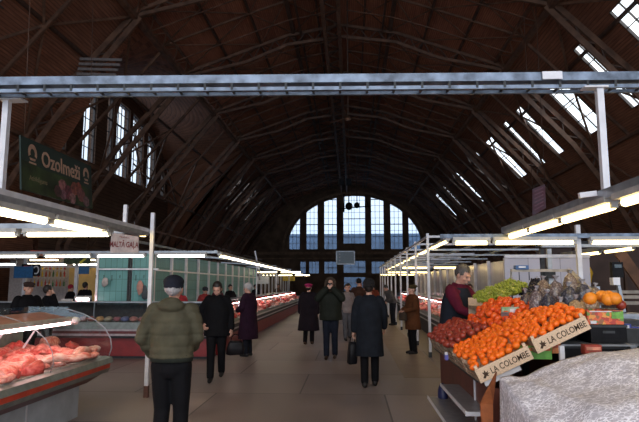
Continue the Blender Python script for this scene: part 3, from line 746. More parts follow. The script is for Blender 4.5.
# ================================================================== STALL FRAMES AND LAMPS
def lamp(p0,p1,tm,label,group,wide=.12,r=.022,over=True):
    p0,p1=Vector(p0),Vector(p1); c=(p0+p1)/2; d=(p1-p0).normalized()
    t=thing('tube_lamp',label,'fluorescent lamp',(c.x,c.y,c.z),0,group)
    up=Vector((0,0,.05))
    MB().beam(p0+up,p1+up,wide,.05).build('housing',M['lampbody'],t)
    MB().tube(p0+d*.04,p1-d*.04,r,n=8).build('tube',tm,t)
    MB().box(p0+d*.02+up*.3,(.05,.05,.07)).build('lamp_holder',M['lampbody'],t); MB().box(p1-d*.02+up*.3,(.05,.05,.07)).build('lamp_holder',M['lampbody'],t)
    return t
g='near lamps over the meat counter'
for i,(a,b) in enumerate(((3.0,4.15),(4.22,5.38),(5.45,6.6))):
    lamp((-3.02,a,2.3),(-3.02,b,2.3),M['warm2'],f'tube lamp along the rail over the near meat case, {ORD[i]} from the near end',g,.16,.036)
for i,(a,b) in enumerate(((-4.12,-3.0),(-5.35,-4.2),(-6.6,-5.42))):
    lamp((a,6.85,2.3),(b,6.85,2.3),M['warm2'],f'tube lamp on the cross rail past the near case, {ORD[i]} from the aisle',g,.14,.03)
for i,(a,b) in enumerate(((-4.54,-3.36),(-5.98,-4.8),(-7.25,-6.1),(-8.55,-7.4))):
    lamp((a,12.9,2.33),(b,12.9,2.33),M['cool'],f'white tube lamp over the long red cross counter, {ORD[i]} from the aisle','lamps over the red cross counter',.12,.03)
y=12.95
for i in range(25):
    x=-3.05-.014*(y-12); lamp((x,y,2.33),(x,y+1.16,2.33),M['cool' if i%3 else 'warm2'],f'tube lamp in the row above the receding left counter, {ordn(i)} from the near end','row of lamps above the receding left counter',.1,.028); y+=1.27
for k,(Y,xs) in enumerate(((31,(-3.9,-5.2)),(42,(-4.2,-5.5,-6.8)))):
    for i,x in enumerate(xs): lamp((x,Y,2.33),(x+1.15,Y,2.33),M['warm2'],f'cross lamp over the far left counters, {ORD[i]} from the aisle, {ORD[k]} row','cross lamps over the far left counters',.1,.035)
g='near lamps over the fruit stall'
for i,(a,b) in enumerate(((2.4,3.4),(3.48,4.62),(4.75,5.9),(5.95,6.95),(7.0,7.85))):
    lamp((2.2,a,2.33),(2.2,b,2.33),M['warm'],f'warm tube lamp on the rail above the fruit stall, {ORD[i]} from the near end',g,.17,.036)
for i,(a,b) in enumerate(((1.42,1.93),(1.97,3.1),(3.28,4.5),(4.6,5.8))):
    lamp((a,7.9,2.25),(b,7.9,2.25),M['warm'],f'warm tube lamp on the cross rail behind the fruit stall, {ORD[i]} from the aisle',g,.12,.03)
for i,(a,b) in enumerate(((7.6,8.8),(9.0,10.2),(10.6,11.8),(12.0,13.6))):
    lamp((5.2,a,2.33),(5.2,b,2.33),M['warm'],f'warm tube lamp by the dark kiosk wall, {ORD[i]} from the near end','lamps in the second row on the right',.12,.03)
y=12.3
for i in range(20):
    x=2.1+.012*(y-12); lamp((x,y,2.6),(x,y+1.2,2.6),M['warm'],f'yellow tube lamp above the right hand posts, {ordn(i)} from the near end','row of lamps above the far right stalls',.12,.03); y+=1.3
for k,Y in enumerate((21.8,30.4,38)):
    for i,x in enumerate((1.95,3.15,4.4)): lamp((x,Y,2.3),(x+1.1,Y,2.3),M['warm'],f'yellow cross lamp over the far right stalls, {ORD[i]} from the aisle, {ORD[k]} row','cross lamps over the far right stalls',.12,.035)

# overhead cable tray across the aisle
A=atZ(-40,88,3.45); B=atZ(690,82,3.45); A.z=B.z=3.43
d=(B-A).normalized(); sd=Vector((-d.y,d.x,0))
t=thing('cable_tray','long bluish galvanised cable tray spanning the aisle on two white posts','cable tray',tuple((A+B)/2))
MB().beam(A+Vector((0,0,.055)),B+Vector((0,0,.055)),.16,.075).build('upper_channel',M['galv'],t)
lo=MB().beam(A-sd*.06-Vector((0,0,.035)),B-sd*.06-Vector((0,0,.035)),.03,.032); lo.beam(A+sd*.07-Vector((0,0,.035)),B+sd*.07-Vector((0,0,.035)),.03,.03)
lo.build('lower_rail',M['galv'],t)
L_=(B-A).length; n=int(L_/.24); hg=MB()
for i in range(n):
    p=A+d*(i*.24+.1); hg=MB(); hg.beam(p-sd*.08-Vector((0,0,.035)),p+sd*.08-Vector((0,0,.035)),.02,.012); hg.box(p-sd*.075-Vector((0,0,.012)),(.02,.012,.06)); hg.build('cross_tie',M['dgrey'],t)
q=atZ(549,77,3.5); MB().box((q.x,q.y-.08,3.485),(.17,.012,.07)).build('joint_plate',M['white'],t)

def post(mb,x,y,z0,z1,w=.05): mb.bb(x-w/2,x+w/2,y-w/2,y+w/2,z0,z1)
# left near frame
t=thing('stall_frame','white steel canopy frame over the near meat case on the left','stall frame',(-3.15,6,0))
m=MB(); post(m,-3.07,8.5,.16,2.78,.055); m.build('post',M['white'],t)
MB().box((-3.07,8.5,.085),(.065,.065,.17)).build('post_foot',mat('brown_foot',(.11,.045,.03),.6),t)
m=MB(); post(m,-3.19,4.88,2.5,3.40,.055); m.build('post',M['white'],t)
MB().bb(-3.25,-3.03,4.82,4.95,3.375,3.39).build('bracket',M['white'],t)
m=MB(); post(m,-3.2,7.75,2.4,2.8,.05); m.build('post',M['white'],t)
MB().bb(-3.2,-3.12,2.4,8.47,2.46,2.53).build('long_rail',M['white'],t)
MB().bb(-3.11,-2.94,2.4,8.0,2.375,2.43).build('lamp_rail',M['greym'],t)
MB().bb(-7,-3.0,6.82,6.88,2.375,2.44).build('cross_rail',M['greym'],t)
MB().bb(-7,-3.1,8.47,8.53,2.46,2.52).build('cross_rail',M['greym'],t)
m=MB(); m.bb(-3.22,-3.16,2.4,8.47,2.405,2.44); m.build('light_strip',M['warm'],t)
m=MB(); post(m,-6.9,6.9,0,2.5); m.build('post',M['white'],t)
# left far frame
t=thing('stall_frame','white steel canopy frame along the receding meat counter','stall frame',(-3.2,20,0))
for i in range(10):
    y=13+3.6*i; x=-3.12-.014*(y-12); m=MB(); post(m,x-.72,y,1.235,2.62,.05)
    if i in(3,5,7): m.build('post',M['white'],t)
MB().beam((-3.15,12.9,2.43),(-3.62,46,2.43),.06,.06).build('long_rail',M['greym'],t)
MB().beam((-8.6,12.95,2.42),(-3.1,12.95,2.42),.06,.06).build('cross_rail',M['greym'],t)
MB().beam((-5.4,12.9,2.75),(-5.9,46,2.75),.06,.06).build('long_rail',M['greym'],t)
for y in(18,24,30,36): MB().beam((-5.6,y,2.6),(-3.2,y,2.45),.05,.05).build('cross_rail',M['greym'],t)
# upright banner on the far left frame
p=atY(256,253,22)
t=thing('hanging_banner','narrow tilted white banner standing up beyond the teal stall panels','banner',(p.x,p.y,2.0))
MB().beam(atY(255,251,22),atY(259,270,22),.16,.03).build('sheet',M['white'],t); MB().tube(atY(259,270,22.05),atY(259.5,280,22.05),.03).build('pole',M['greym'],t)
# right near frame
t=thing('stall_frame','grey steel canopy frame over the fruit stall','stall frame',(2.2,6,0))
m=MB(); post(m,2.17,4.83,2.47,3.38,.055); m.build('post',M['white'],t)
MB().box((2.13,4.83,3.375),(.2,.1,.014)).build('bracket',M['white'],t)
MB().bb(2.12,2.28,2.0,8.0,2.385,2.47).build('lamp_rail',M['greym'],t)
MB().bb(1.25,6.4,7.87,7.93,2.31,2.37).build('cross_rail',M['galv'],t)
MB().bb(3.3,6.4,9.87,9.93,2.31,2.36).build('cross_rail',M['greym'],t)
MB().bb(5.1,5.3,7.4,14,2.385,2.44).build('lamp_rail',M['greym'],t)
m=MB(); post(m,3.17,8.0,0,2.5,.06); m.build('post',M['white'],t)
m=MB(); post(m,5.0,8.8,0,2.4,.05); m.build('post',M['greym'],t)
MB().beam(atY(579,195.5,4.9),atY(596,193.5,4.9),.04,.045).build('clip',M['white'],t)
# right far frame
t=thing('stall_frame','row of white posts with cross rails along the far right stalls','stall frame',(1.82,20,0))
PY=[13.4,16.0,18.6,21.2,23.8,26.4,29,31.6,34.2,36.8]
for i,y in enumerate(PY):
    x=1.82+.004*(y-13); m=MB(); post(m,x,y,.12,2.87,.06); m.build('post',M['white'],t)
    MB().box((x,y,.06),(.07,.07,.12)).build('post_foot',M['dgrey'],t)
    MB().bb(x,4.6,y-.025,y+.025,2.77,2.82).build('cross_rail',M['white'],t)
    MB().bb(x+.05,4.6,y+.6,y+.64,2.5,2.54).build('cross_rail',M['greym'],t)
MB().beam((1.82,13.4,2.795),(1.92,38,2.795),.05,.05).build('long_rail',M['white'],t)
MB().beam((2.2,12.2,2.7),(2.45,38,2.7),.09,.05).build('lamp_rail',M['greym'],t)
for x in(3.4,4.8): MB().beam((x,13.4,2.74),(x+.1,38,2.74),.05,.05).build('long_rail',M['greym'],t)

# ================================================================== PARTITION WALLS
def tiles(name,c,sz=.15,rough=.25):
    m,nt,b=new_mat(name); N,L=nt.nodes,nt.links
    tcn=N.new('ShaderNodeTexCoord'); sx=N.new('ShaderNodeSeparateXYZ'); L.new(tcn.outputs['Object'],sx.inputs[0])
    ad=N.new('ShaderNodeMath'); ad.operation='ADD'; L.new(sx.outputs[0],ad.inputs[0]); L.new(sx.outputs[1],ad.inputs[1])
    cb=N.new('ShaderNodeCombineXYZ'); L.new(ad.outputs[0],cb.inputs[0]); L.new(sx.outputs[2],cb.inputs[1])
    br=N.new('ShaderNodeTexBrick'); br.offset=0; br.inputs['Scale'].default_value=1; br.inputs['Brick Width'].default_value=sz; br.inputs['Row Height'].default_value=sz*2; br.inputs['Mortar Size'].default_value=.006
    br.inputs['Color1'].default_value=(*c,1); br.inputs['Color2'].default_value=(*[x*.85 for x in c],1); br.inputs['Mortar'].default_value=(*[x*.45 for x in c],1)
    L.new(cb.outputs[0],br.inputs[0]); L.new(br.outputs[0],b.inputs['Base Color']); b.inputs['Roughness'].default_value=rough
    return m
teal=tiles('teal_tiles',(.13,.33,.32),rough=.55); pale=tiles('pale_panels',(.50,.48,.56),.6)
t=thing('tiled_partition','teal tiled partition facing the aisle behind the red cross counter','partition',(-5.6,13.9,0))
MB().bb(-6.36,-5.62,13.9,13.96,0,2.5).build('panel',teal,t); MB().bb(-5.5,-4.95,13.9,13.96,0,2.5).build('panel',teal,t)
MB().bb(-5.6,-5.57,13.86,13.9,0,2.5).build('upright',M['dgrey'],t); MB().bb(-5.55,-5.52,13.86,13.9,0,2.5).build('upright',M['dgrey'],t)
MB().bb(-6.42,-6.36,13.87,13.97,0,2.5).build('upright',M['white'],t)
MB().bb(-6.36,-4.8,13.80,13.85,2.03,2.07).build('hook_rail',M['white'],t)
# utensils on the hook rail
for i,(px,py,c,l) in enumerate(((105,282,(.42,.36,.34),'crumpled pale rag hanging from the hook rail on the teal tiles'),(140,288,(.5,.25,.2),'pink glove hanging from the hook rail on the teal tiles'),(145,292,(.06,.07,.08),'dark cloth hanging at the end of the hook rail'))):
    p=atY(px,py,13.75); b=MB().sphere((0,0,0),(.09,.035,.17 if i else .12),10,8); b.v=[v+p for v in b.v]; o=b.build('hanging_cloth',mat(f'cloth_{i}',c,.9,bump=.3),noise_amp=.05,nscale=7,seed=i)
    tag(o,l,'cloth')
for i in range(7):
    px=96+i*8; p=atY(px,275,13.78); o=MB().tube(p,p-Vector((0,0,.08+.03*(i%3))),.008).build('meat_hook',M['dgrey']); tag(o,'small dark hook on the white hook rail of the teal partition','hook','hooks on the rail of the teal partition')
t=thing('tiled_partition','long teal tiled partition with white uprights running behind the left vendors','partition',(-5.2,20,0))
y=14.0; n=0
while y<31:
    x=-5.0-.02*(y-14)
    MB().beam((x-.03,y+.05,1.25),(x-.06,y+1.4,1.25),.06,2.5).build('panel',teal,t)
    MB().bb(x-.03,x+.05,y-.05,y+.05,0,2.5).build('upright',M['white'],t); y+=1.5
MB().beam((-4.92,14,2.03),(-5.25,31,2.03),.04,.04).build('hook_rail',M['white'],t)
# end of that partition: a lighter block and yellow sign
o=MB().box((-5.2,32,1.9),(1.0,.05,.42)).build('shop_sign',M['white']); tag(o,'blank white fascia board after the last teal panel on the left','sign')
p=atY(289,278.5,41); o=MB().box(p,(.9,.04,.35)).build('shop_sign',mat('yellow_sign',(.75,.5,.03),.5)); tag(o,'small yellow sign over the distant counters on the left','sign')
p=atY(297,268,30)
# right partitions
t=thing('wall_partition','pale lilac panelled partition with shiny uprights behind the right stalls','partition',(3.9,20,0))
y=13.2
while y<36:
    MB().beam((4.1,y+.05,1.15),(4.1,y+1.75,1.15),.05,2.3).build('panel',pale,t); MB().bb(4.0,4.08,y-.04,y+.04,0,2.35).build('upright',M['white'],t); y+=1.8
t=thing('wall_partition','pale white wall panels facing the aisle behind the bagged nuts','partition',(4,11,0))
MB().bb(2.95,3.62,11,11.06,0,2.18).build('panel',pale,t); MB().bb(3.85,4.55,11,11.06,0,2.18).build('panel',pale,t)
MB().bb(3.63,3.70,10.97,11.05,0,2.35).build('upright',M['dgrey'],t); MB().bb(3.76,3.84,10.97,11.05,0,2.35).build('upright',M['greym'],t)
MB().bb(2.95,4.55,10.96,11.02,2.18,2.24).build('top_rail',M['white'],t)
p=atY(550,275,10.93); MB().box(p,(.2,.03,.13)).build('switch_box',M['dgrey'],t)
# dark rear wall right of the fruit stall
t=thing('kiosk','dark brown closed kiosk wall at the right edge behind the fruit stall','kiosk',(6.5,14.5,0))
MB().bb(4.7,11,14.5,14.6,0,2.6).build('wall',mat('kiosk_brown',(.06,.035,.028),.7,var=.2,scale=2),t)
MB().bb(4.65,11,14.4,14.5,2.6,2.75).build('fascia',M['dgrey'],t)
for x in(5.6,6.8,8.0): MB().bb(x,x+.06,14.42,14.5,0,2.6).build('batten',M['steeld'],t)
p0,p1=atY(618,250,12),atY(650,296,12)
o=MB().beam(p0,p1,.22,.06,(0,1,0)).build('wooden_board',M['steel']); tag(o,'dark wooden board leaning diagonally at the right edge behind the weighing scale','board')
p=atY(586,278,12.5); o=MB().sphere(p,(.14,.08,.32),10,8).build('hanging_jacket',mat('yellow_jacket',(.55,.36,.02),.8,bump=.3),noise_amp=.05,nscale=5); tag(o,'yellow jacket hanging on the dark kiosk wall','jacket')

# ================================================================== SIGNS
# green butcher's banner
tl,tr,br_,bl=[atX(*p,-5.5) for p in((20.7,135),(91,166),(83.6,207),(10,187))]
bl=Vector((-5.42,tl.y,tl.z-.92)); br_=Vector((-5.42,tr.y,tr.z-.92))
gm,nt,b=new_mat('banner_green'); N,L=nt.nodes,nt.links
b.inputs['Base Color'].default_value=(.012,.028,.022,1); b.inputs['Roughness'].default_value=.6
t=thing('hanging_banner','dark green butcher banner with pale gothic lettering above the left lamps','banner',tuple(bl))
xd=(tr-tl).normalized(); yd=(tl-bl).normalized(); nd=xd.cross(yd)
if nd.x<0: nd=-nd
WB=(tr-tl).length; HB=(tl-bl).length
Q=lambda u,v,o=0: bl+xd*(u*WB)+yd*(v*HB)+nd*o
MB().add([Q(0,0),Q(1,0),Q(1,1),Q(0,1),Q(0,0,-.03),Q(1,0,-.03),Q(1,1,-.03),Q(0,1,-.03)],[(0,1,2,3),(7,6,5,4),(0,4,5,1),(2,6,7,3),(1,5,6,2),(0,3,7,4)]).build('sheet',gm,t)
fieldm=mat('banner_field',(.025,.045,.012),.6,var=.4,scale=3)
MB().add([Q(0,0,.004),Q(1,0,.004),Q(1,.42,.004),Q(.6,.52,.004),Q(.3,.50,.004),Q(0,.56,.004)],[tuple(range(6))]).build('printed_field',fieldm,t)
gold=mat('banner_cream',(.42,.27,.19),.6)
text('lettering','Ozolmeži',.40,Q(.52,.70,.006),xd,yd,gold,t,.002,sx=.92,offset=.006)
text('lettering','Atbildīgums',.12,Q(.2,.26,.006),xd,yd,mat('banner_dim',(.2,.16,.09),.6),t,.001)
for u,s in((.13,1.0),(.9,.9)):
    e=MB()
    for k in range(16):
        a0,a1=math.pi*(k/16*1.3-.15),math.pi*((k+1)/16*1.3-.15)
        pr=lambda a,r:Q(u,.74,.008)+xd*(r*.14*s*math.cos(a)*1.0)+yd*(r*.16*s*math.sin(a))
        e.add([pr(a0,.5),pr(a1,.5),pr(a1,1),pr(a0,1)],[(0,3,2,1)])
    c=Q(u,.74,.008); e.add([c+xd*(-.1*s)-yd*.09,c+xd*.1*s-yd*.09,c+xd*.07*s-yd*.13,c-xd*.07*s-yd*.13],[(0,3,2,1)])
    e.add([c+xd*(-.11*s)-yd*.16,c+xd*.11*s-yd*.16,c+xd*.11*s-yd*.19,c-xd*.11*s-yd*.19],[(0,3,2,1)])
    e.build('tree_emblem',gold,t)
pc=[(.52,.3,.12,(.30,.12,.12)),(.6,.2,.13,(.13,.03,.045)),(.7,.33,.12,(.24,.07,.05)),(.8,.24,.13,(.18,.06,.06)),(.66,.1,.1,(.28,.14,.14)),(.52,.12,.09,(.22,.1,.13)),(.88,.12,.1,(.15,.08,.09)),(.76,.42,.07,(.25,.06,.04)),(.44,.16,.1,(.07,.03,.03))]
for i,(u,v,r,c) in enumerate(pc):
    e=MB(); n=12; cc=Q(u,v,.01+.0015*i)
    e.add([cc+xd*(r*1.35*WB/2.6*math.cos(2*math.pi*k/n)*(1+.15*math.sin(3*k+i)))+yd*(r*HB*1.2*math.sin(2*math.pi*k/n)) for k in range(n)],[tuple(range(n))]).build('printed_meat',mat(f'print_{i}',c,.6,var=.35,scale=14),t)
for u in(.04,.96): MB().tube(Q(u,1),Q(u,1)+Vector((-.1,0,3.6)),.007).build('cord',M['steeld'],t)
# small white sign
t=thing('shop_sign','tilted white board with dark red capitals hanging over the red cross counter','sign',tuple(atY(124,252,8.9)))
a,b_,c,dd=[atY(*p,8.9) for p in((111.5,232.5),(138.5,236.5),(138.5,252.5),(110,252.5))]
MB().add([a,b_,c,dd]+[v+Vector((0,.02,0)) for v in(a,b_,c,dd)],[(3,2,1,0),(4,5,6,7),(0,1,5,4),(2,3,7,6),(1,2,6,5),(3,0,4,7)]).build('board',mat('sign_white',(.50,.42,.42),.5),t)
sr_=mat('sign_red',(.20,.02,.02),.5)
xdir=(c-dd)*.8+(b_-a)*.2
text('lettering','MALTĀ GAĻA',.125,atY(124,244.8,8.895),xdir,(0,0,1),sr_,t,.001,sx=.62,offset=.003)
text('lettering','Pārdodam',.04,atY(124.5,237.3,8.895),(b_-a),(0,0,1),sr_,t,.001)
for px in(115,134): MB().tube(atY(px,234,8.92),atY(px,234,8.92)+Vector((0,0,.2)),.006).build('hanger',M['greym'],t)
# sign hanging over the far aisle
t=thing('hanging_sign','grey blue information board hanging over the aisle before the end window','sign',tuple(atY(345.5,264,45)))
c0,c1=atY(336.5,251.5,45),atY(354.5,264,45)
MB().bb(c0.x,c1.x,45,45.1,c1.z,c0.z).build('board',mat('board_blue',(.28,.36,.42),.5,var=.1),t)
fr=MB()
for z in(c0.z,c1.z): fr.bb(c0.x-.04,c1.x+.04,44.95,45.12,z-.04,z+.04)
for x in(c0.x,c1.x): fr.bb(x-.04,x+.04,44.95,45.12,c1.z,c0.z)
fr.build('frame',M['greym'],t)
for k in range(3):
    MB().bb(c0.x+.2,c0.x+.3,44.96,44.99,c0.z-.25-k*.25,c0.z-.18-k*.25).build('mark',M['white'],t)
for x in(c0.x+.2,c1.x-.2): MB().tube((x,45.05,c0.z),(x,45.05,15),.015).build('cord',M['steeld'],t)
# dark red banner on the right
t=thing('hanging_banner','faded dark red banner hanging high above the right hand lamps','banner',tuple(atY(538,215,20)))
cs=[atY(*p,20) for p in((532.5,189),(545,184),(546,208),(532.5,216))]
bm=mat('red_banner',(.16,.045,.06),.7,var=.3,scale=3,col2=(.13,.10,.12))
MB().add(cs+[v+Vector((0,.03,0)) for v in cs],[(3,2,1,0),(4,5,6,7),(0,1,5,4),(2,3,7,6),(1,2,6,5),(3,0,4,7)]).build('sheet',bm,t)
st=MB()
for k in range(6):
    a=cs[0].lerp(cs[3],.12+k*.14); b2=cs[1].lerp(cs[2],.12+k*.14); a=a.lerp(b2,.15); b2=a.lerp(b2,.8); st.beam(a-Vector((0,.01,0)),b2-Vector((0,.01,0)),.01,.04)
st.build('printed_stripe',mat('banner_rose',(.26,.12,.15),.7),t)
for v in cs[:2]: MB().tube(v,(v.x,20,12.0),.012).build('cord',M['steeld'],t)
# ================================================================== LIQUOR KIOSK FAR LEFT
t=thing('kiosk','lit drinks kiosk with bottle shelves at the far left','kiosk',(-11,21,0))
km=mat('kiosk_ochre',(.52,.34,.12),.6,var=.1,scale=2); kw=mat('kiosk_white',(.5,.45,.45),.6,var=.1)
MB().bb(-15,-8.6,24.0,24.1,0,2.75).build('back_wall',kw,t)
MB().bb(-15,-8.6,20.5,24.1,2.75,2.85).build('roof',kw,t)
MB().bb(-8.65,-8.6,20.5,24.1,0,2.75).build('side_wall',kw,t)
MB().bb(-11.9,-10.5,23.2,23.9,0,2.35).build('ochre_cabinet',km,t)
for x in(-12.3,-10.3): MB().bb(x-.06,x+.06,20.6,20.7,0,2.75).build('upright',M['white'],t)
MB().bb(-15,-8.6,20.5,20.6,2.3,2.34).build('fascia',M['white'],t)
MB().bb(-15,-8.6,20.4,20.9,.9,1.0).build('counter_top',M['white'],t); MB().bb(-15,-8.6,20.5,20.8,0,.9).build('counter_front',M['dgrey'],t)
for z in(1.55,1.95,2.25): MB().bb(-13.6,-12.0,23.0,23.3,z,z+.03).build('shelf',kw,t); MB().bb(-10.3,-8.8,23.0,23.3,z,z+.03).build('shelf',kw,t)
lamps_k=((-14.3,-12.7),(-12.4,-10.7),(-10.5,-9.2))
for i,(a,b2) in enumerate(lamps_k): lamp((a,20.7,2.42),(b2,20.7,2.42),M['cool'],f'white tube lamp on the front of the drinks kiosk, {ORD[i]} from its outer end','lamps of the drinks kiosk',.1,.04)
for i,(a,b2) in enumerate(((-13.5,-12.2),(-11.8,-10.6),(-10.2,-9.2))): lamp((a,22.9,2.68),(b2,22.9,2.68),M['warm2'],f'inner tube lamp under the roof of the drinks kiosk, {ORD[i]} from its outer end','lamps of the drinks kiosk',.1,.03)
bcol=[mat('bottle_amber',(.35,.12,.01),.15),mat('bottle_green',(.03,.12,.03),.15),mat('bottle_gold',(.65,.42,.05),.2),mat('bottle_red',(.4,.03,.03),.2)]
protos=[]
for i in range(4):
    protos.append(None)
k=0
for z,sec in((1.58,'lower'),(1.98,'middle'),(2.28,'top')):
    for x0,x1,sd_ in((-13.5,-12.05,'outer'),(-10.25,-8.9,'inner')):
        x=x0
        while x<x1:
            c=k%4; lab=f'{["amber","green","gold","red"][c]} bottle on the {sec} shelf at the {sd_} end of the drinks kiosk'
            if protos[c] is None:
                b=MB().lathe((x,23.12,z),[(.035,0),(.038,.02),(.038,.17),(.015,.22),(.013,.29)],8); protos[c]=tag(b.build('bottle',bcol[c]),lab,'bottle','bottles in the drinks kiosk: '+lab)
            else: dup(protos[c],(x,23.12,z),0,lab,'bottles in the drinks kiosk: '+lab)
            k+=random.choice((1,1,2,3)); x+=.16
bl_=mat('sign_blue',(.02,.11,.26),.4)
for i,(x0,y0_,x1,y1_,l) in enumerate(((14.5,266.5,32.5,278,'large blue panel hanging in front of the drinks kiosk, left of a black poster'),(79,266.5,89,274,'small blue panel hanging by the end of the drinks kiosk'))):
    a,b2=atY(x0,y0_,20.2),atY(x1,y1_,20.2); t=thing('hanging_sign',l,'sign',(a.x,20.2,b2.z)); MB().bb(a.x,b2.x,20.18,20.22,b2.z,a.z).build('panel',bl_,t); MB().bb(a.x+.05,a.x+.07,20.19,20.21,a.z,a.z+.3).build('hanger',M['greym'],t); MB().bb(b2.x-.07,b2.x-.05,20.19,20.21,a.z,a.z+.3).build('hanger',M['greym'],t)
a,b2=atY(22,264,20.35),atY(40,276,20.35); t=thing('poster','black poster with red script and a white curl beside the blue panel','poster',(a.x,20.35,b2.z))
MB().bb(a.x,b2.x,20.34,20.37,b2.z,a.z).build('sheet',M['black'],t)
e=MB(); cc=atY(36,270,20.33)
for k in range(10):
    a0,a1=R(-120+k*27),R(-120+(k+1)*27); e.beam(cc+Vector((.1*math.cos(a0),0,.14*math.sin(a0))),cc+Vector((.1*math.cos(a1),0,.14*math.sin(a1))),.01,.045)
e.build('white_curl',M['white'],t)
e=MB(); prev=atY(22.5,266.5,20.33)
for k in range(1,12):
    q=atY(22.5+k*.75,266.5+(.9 if k%2 else -.5),20.33); e.beam(prev,q,.01,.03); prev=q
e.build('red_script',M['orange_red'],t)
a,b2=atY(30,250,20.0),atY(63,259,20.0); t=thing('shop_sign','red orange shop fascia with pale script above the drinks kiosk lamps','sign',(a.x,20,b2.z))
MB().add([(a.x,20,a.z),(b2.x,20,a.z-.08),(b2.x,20,b2.z),(a.x+.25,20,b2.z),(a.x,20.05,a.z),(b2.x,20.05,a.z-.08),(b2.x,20.05,b2.z),(a.x+.25,20.05,b2.z)],[(3,2,1,0),(4,5,6,7),(0,1,5,4),(2,3,7,6),(1,2,6,5),(3,0,4,7)]).build('board',mat('fascia_red',(.5,.07,.04),.5,var=.1),t)
e=MB(); prev=atY(36,256,19.98)
for k in range(1,22):
    q=atY(36+k*1.0,255+(1.3 if k%2 else -1.0),19.98); e.beam(prev,q,.01,.035); prev=q
e.build('pale_script',mat('script',(.65,.3,.2),.5),t)
t=thing('poster','dark green poster with yellow stroke behind the kiosk lamps','poster',tuple(atY(78,263,20.1)))
a,b2=atY(64,257,20.1),atY(90,264,20.1); MB().bb(a.x,b2.x,20.1,20.14,b2.z,a.z).build('sheet',mat('gr',(.04,.06,.02),.6,var=.4),t); MB().beam(atY(80,263,20.08),atY(86,258,20.08),.01,.08).build('yellow_stroke',mat('ye',(.7,.6,.05),.5),t)
# pink wall at the extreme left
o=MB().bb(-16,-13.1,17.0,17.1,0,2.4).build('shop_partition',mat('pinkwall',(.5,.36,.34),.6,var=.1)); tag(o,'pale pink partition at the left edge behind the flat capped vendor','partition')
o=MB().bb(-17,-8.0,20.0,20.1,2.62,2.75).build('fascia_beam',M['greym']); tag(o,'grey fascia beam above the drinks kiosk lamps','beam')
# dark gallery facades behind both sides
t=thing('gallery','dark steel mezzanine with pale pipes along the left wall','gallery',(-12,30,3))
MB().bb(-15.5,-9.5,26,60,3.1,3.3).build('deck',M['steeld'],t); 
for y in(26,34,42,50,58): MB().bb(-9.8,-9.6,y,y+.2,0,3.1).build('column',M['steel'],t)
MB().bb(-9.6,-9.5,26,60,4.2,4.28).build('handrail',M['steel'],t)

# ================================================================== COUNTERS
meatm=[]
for i,(c1,c2) in enumerate((((.60,.07,.05),(.88,.42,.34)),((.46,.03,.025),(.74,.15,.12)),((.70,.17,.12),(.92,.66,.56)))):
    meatm.append(mat(f'meat_{i}',c1,.3,scale=16,col2=c2,bump=.4,bscale=35,stretch=(1,3,2)))
def meat_mesh(i,dim,mi):
    rnd=random.Random(i)
    b=MB().sphere((0,0,0),dim,22,14); me=b.mesh(f'meat{i}',meatm[mi],None,noise_amp=.62*min(dim),nscale=1.5/max(dim),seed=i*3.1)
    for v in me.vertices: v.co+=noise.noise_vector(v.co*55+Vector((i,0,0)))*.16*min(dim)+Vector((0,0,.18*dim[2]*math.sin(v.co.x*28+i)))
    for v in me.vertices: v.co.z=max(v.co.z,-dim[2]*.75)+dim[2]*.75
    return me
MEAT=[meat_mesh(0,(.14,.08,.05),0),meat_mesh(1,(.10,.10,.06),1),meat_mesh(2,(.22,.06,.045),2),meat_mesh(3,(.17,.11,.05),0),meat_mesh(4,(.08,.07,.05),1),meat_mesh(5,(.12,.05,.035),2)]
MW=['oval pink joint','round dark red cut','long pale slab','broad pink cut','small dark red chunk','small pale strip']
def meat(k,loc,rz,s,label,group,tilt=0):
    o=bpy.data.objects.new('meat_cut',MEAT[k]); C.objects.link(o); o.location=loc; o.rotation_euler=(tilt,0,rz); o.scale=(s,s,s)
    return tag(o,label,'meat',group)
def run(name_mat,prof,y0,y1,part,parent):  # extrude an x-z profile along y
    mb=MB(); n=len(prof)
    vs=[(x,y0,z) for x,z in prof]+[(x,y1,z) for x,z in prof]
    fs=[tuple(range(n)),tuple(reversed(range(n,2*n)))]+[(i+n,(i+1)%n+n,(i+1)%n,i) for i in range(n)]
    return mb.add(vs,fs).build(part,name_mat,parent)
# --- near meat case
t=thing('display_case','near red and grey glass meat display case at the lower left','display case',(-3.8,5.4,0))
a,b2=2.6,7.35
run(M['basew'],[(-4.3,0),(-3.5,0),(-3.5,.40),(-4.3,.40)],a,b2-.1,'base',t)
MB().bb(-3.497,-3.49,6.05,6.075,0,.4).build('base_joint',M['white'],t)
run(M['dred'],[(-4.35,.40),(-3.45,.40),(-3.22,.54),(-4.35,.54)],a,b2,'lower_panel',t)
run(M['mgrey'],[(-4.35,.54),(-3.19,.54),(-3.15,.60),(-4.35,.60)],a,b2+.02,'grey_band',t)
run(M['orange_red'],[(-4.35,.60),(-3.155,.60),(-3.15,.665),(-4.35,.665)],a,b2+.01,'red_band',t)
run(M['mgrey'],[(-4.35,.665),(-3.12,.665),(-3.14,.73),(-3.22,.745),(-4.35,.745)],a,b2+.03,'top_edge',t)
MB().bb(-4.25,-3.24,a,b2-.05,.745,.755).build('deck',mat('deck_white',(.6,.58,.58),.3),t)
MB().bb(-4.42,-4.35,a,b2,0,1.1).build('rear_panel',M['mgrey'],t)
gp=[(-3.17,.75),(-3.14,.85),(-3.16,.97),(-3.24,1.10),(-3.38,1.21),(-3.55,1.29),(-3.8,1.36)]
g_=MB()
for (x0,z0),(x1,z1) in zip(gp,gp[1:]): g_.add([(x0,a,z0),(x0,b2,z0),(x1,b2,z1),(x1,a,z1)],[(0,1,2,3)],True)
g_.build('curved_glass',M['glass'],t)
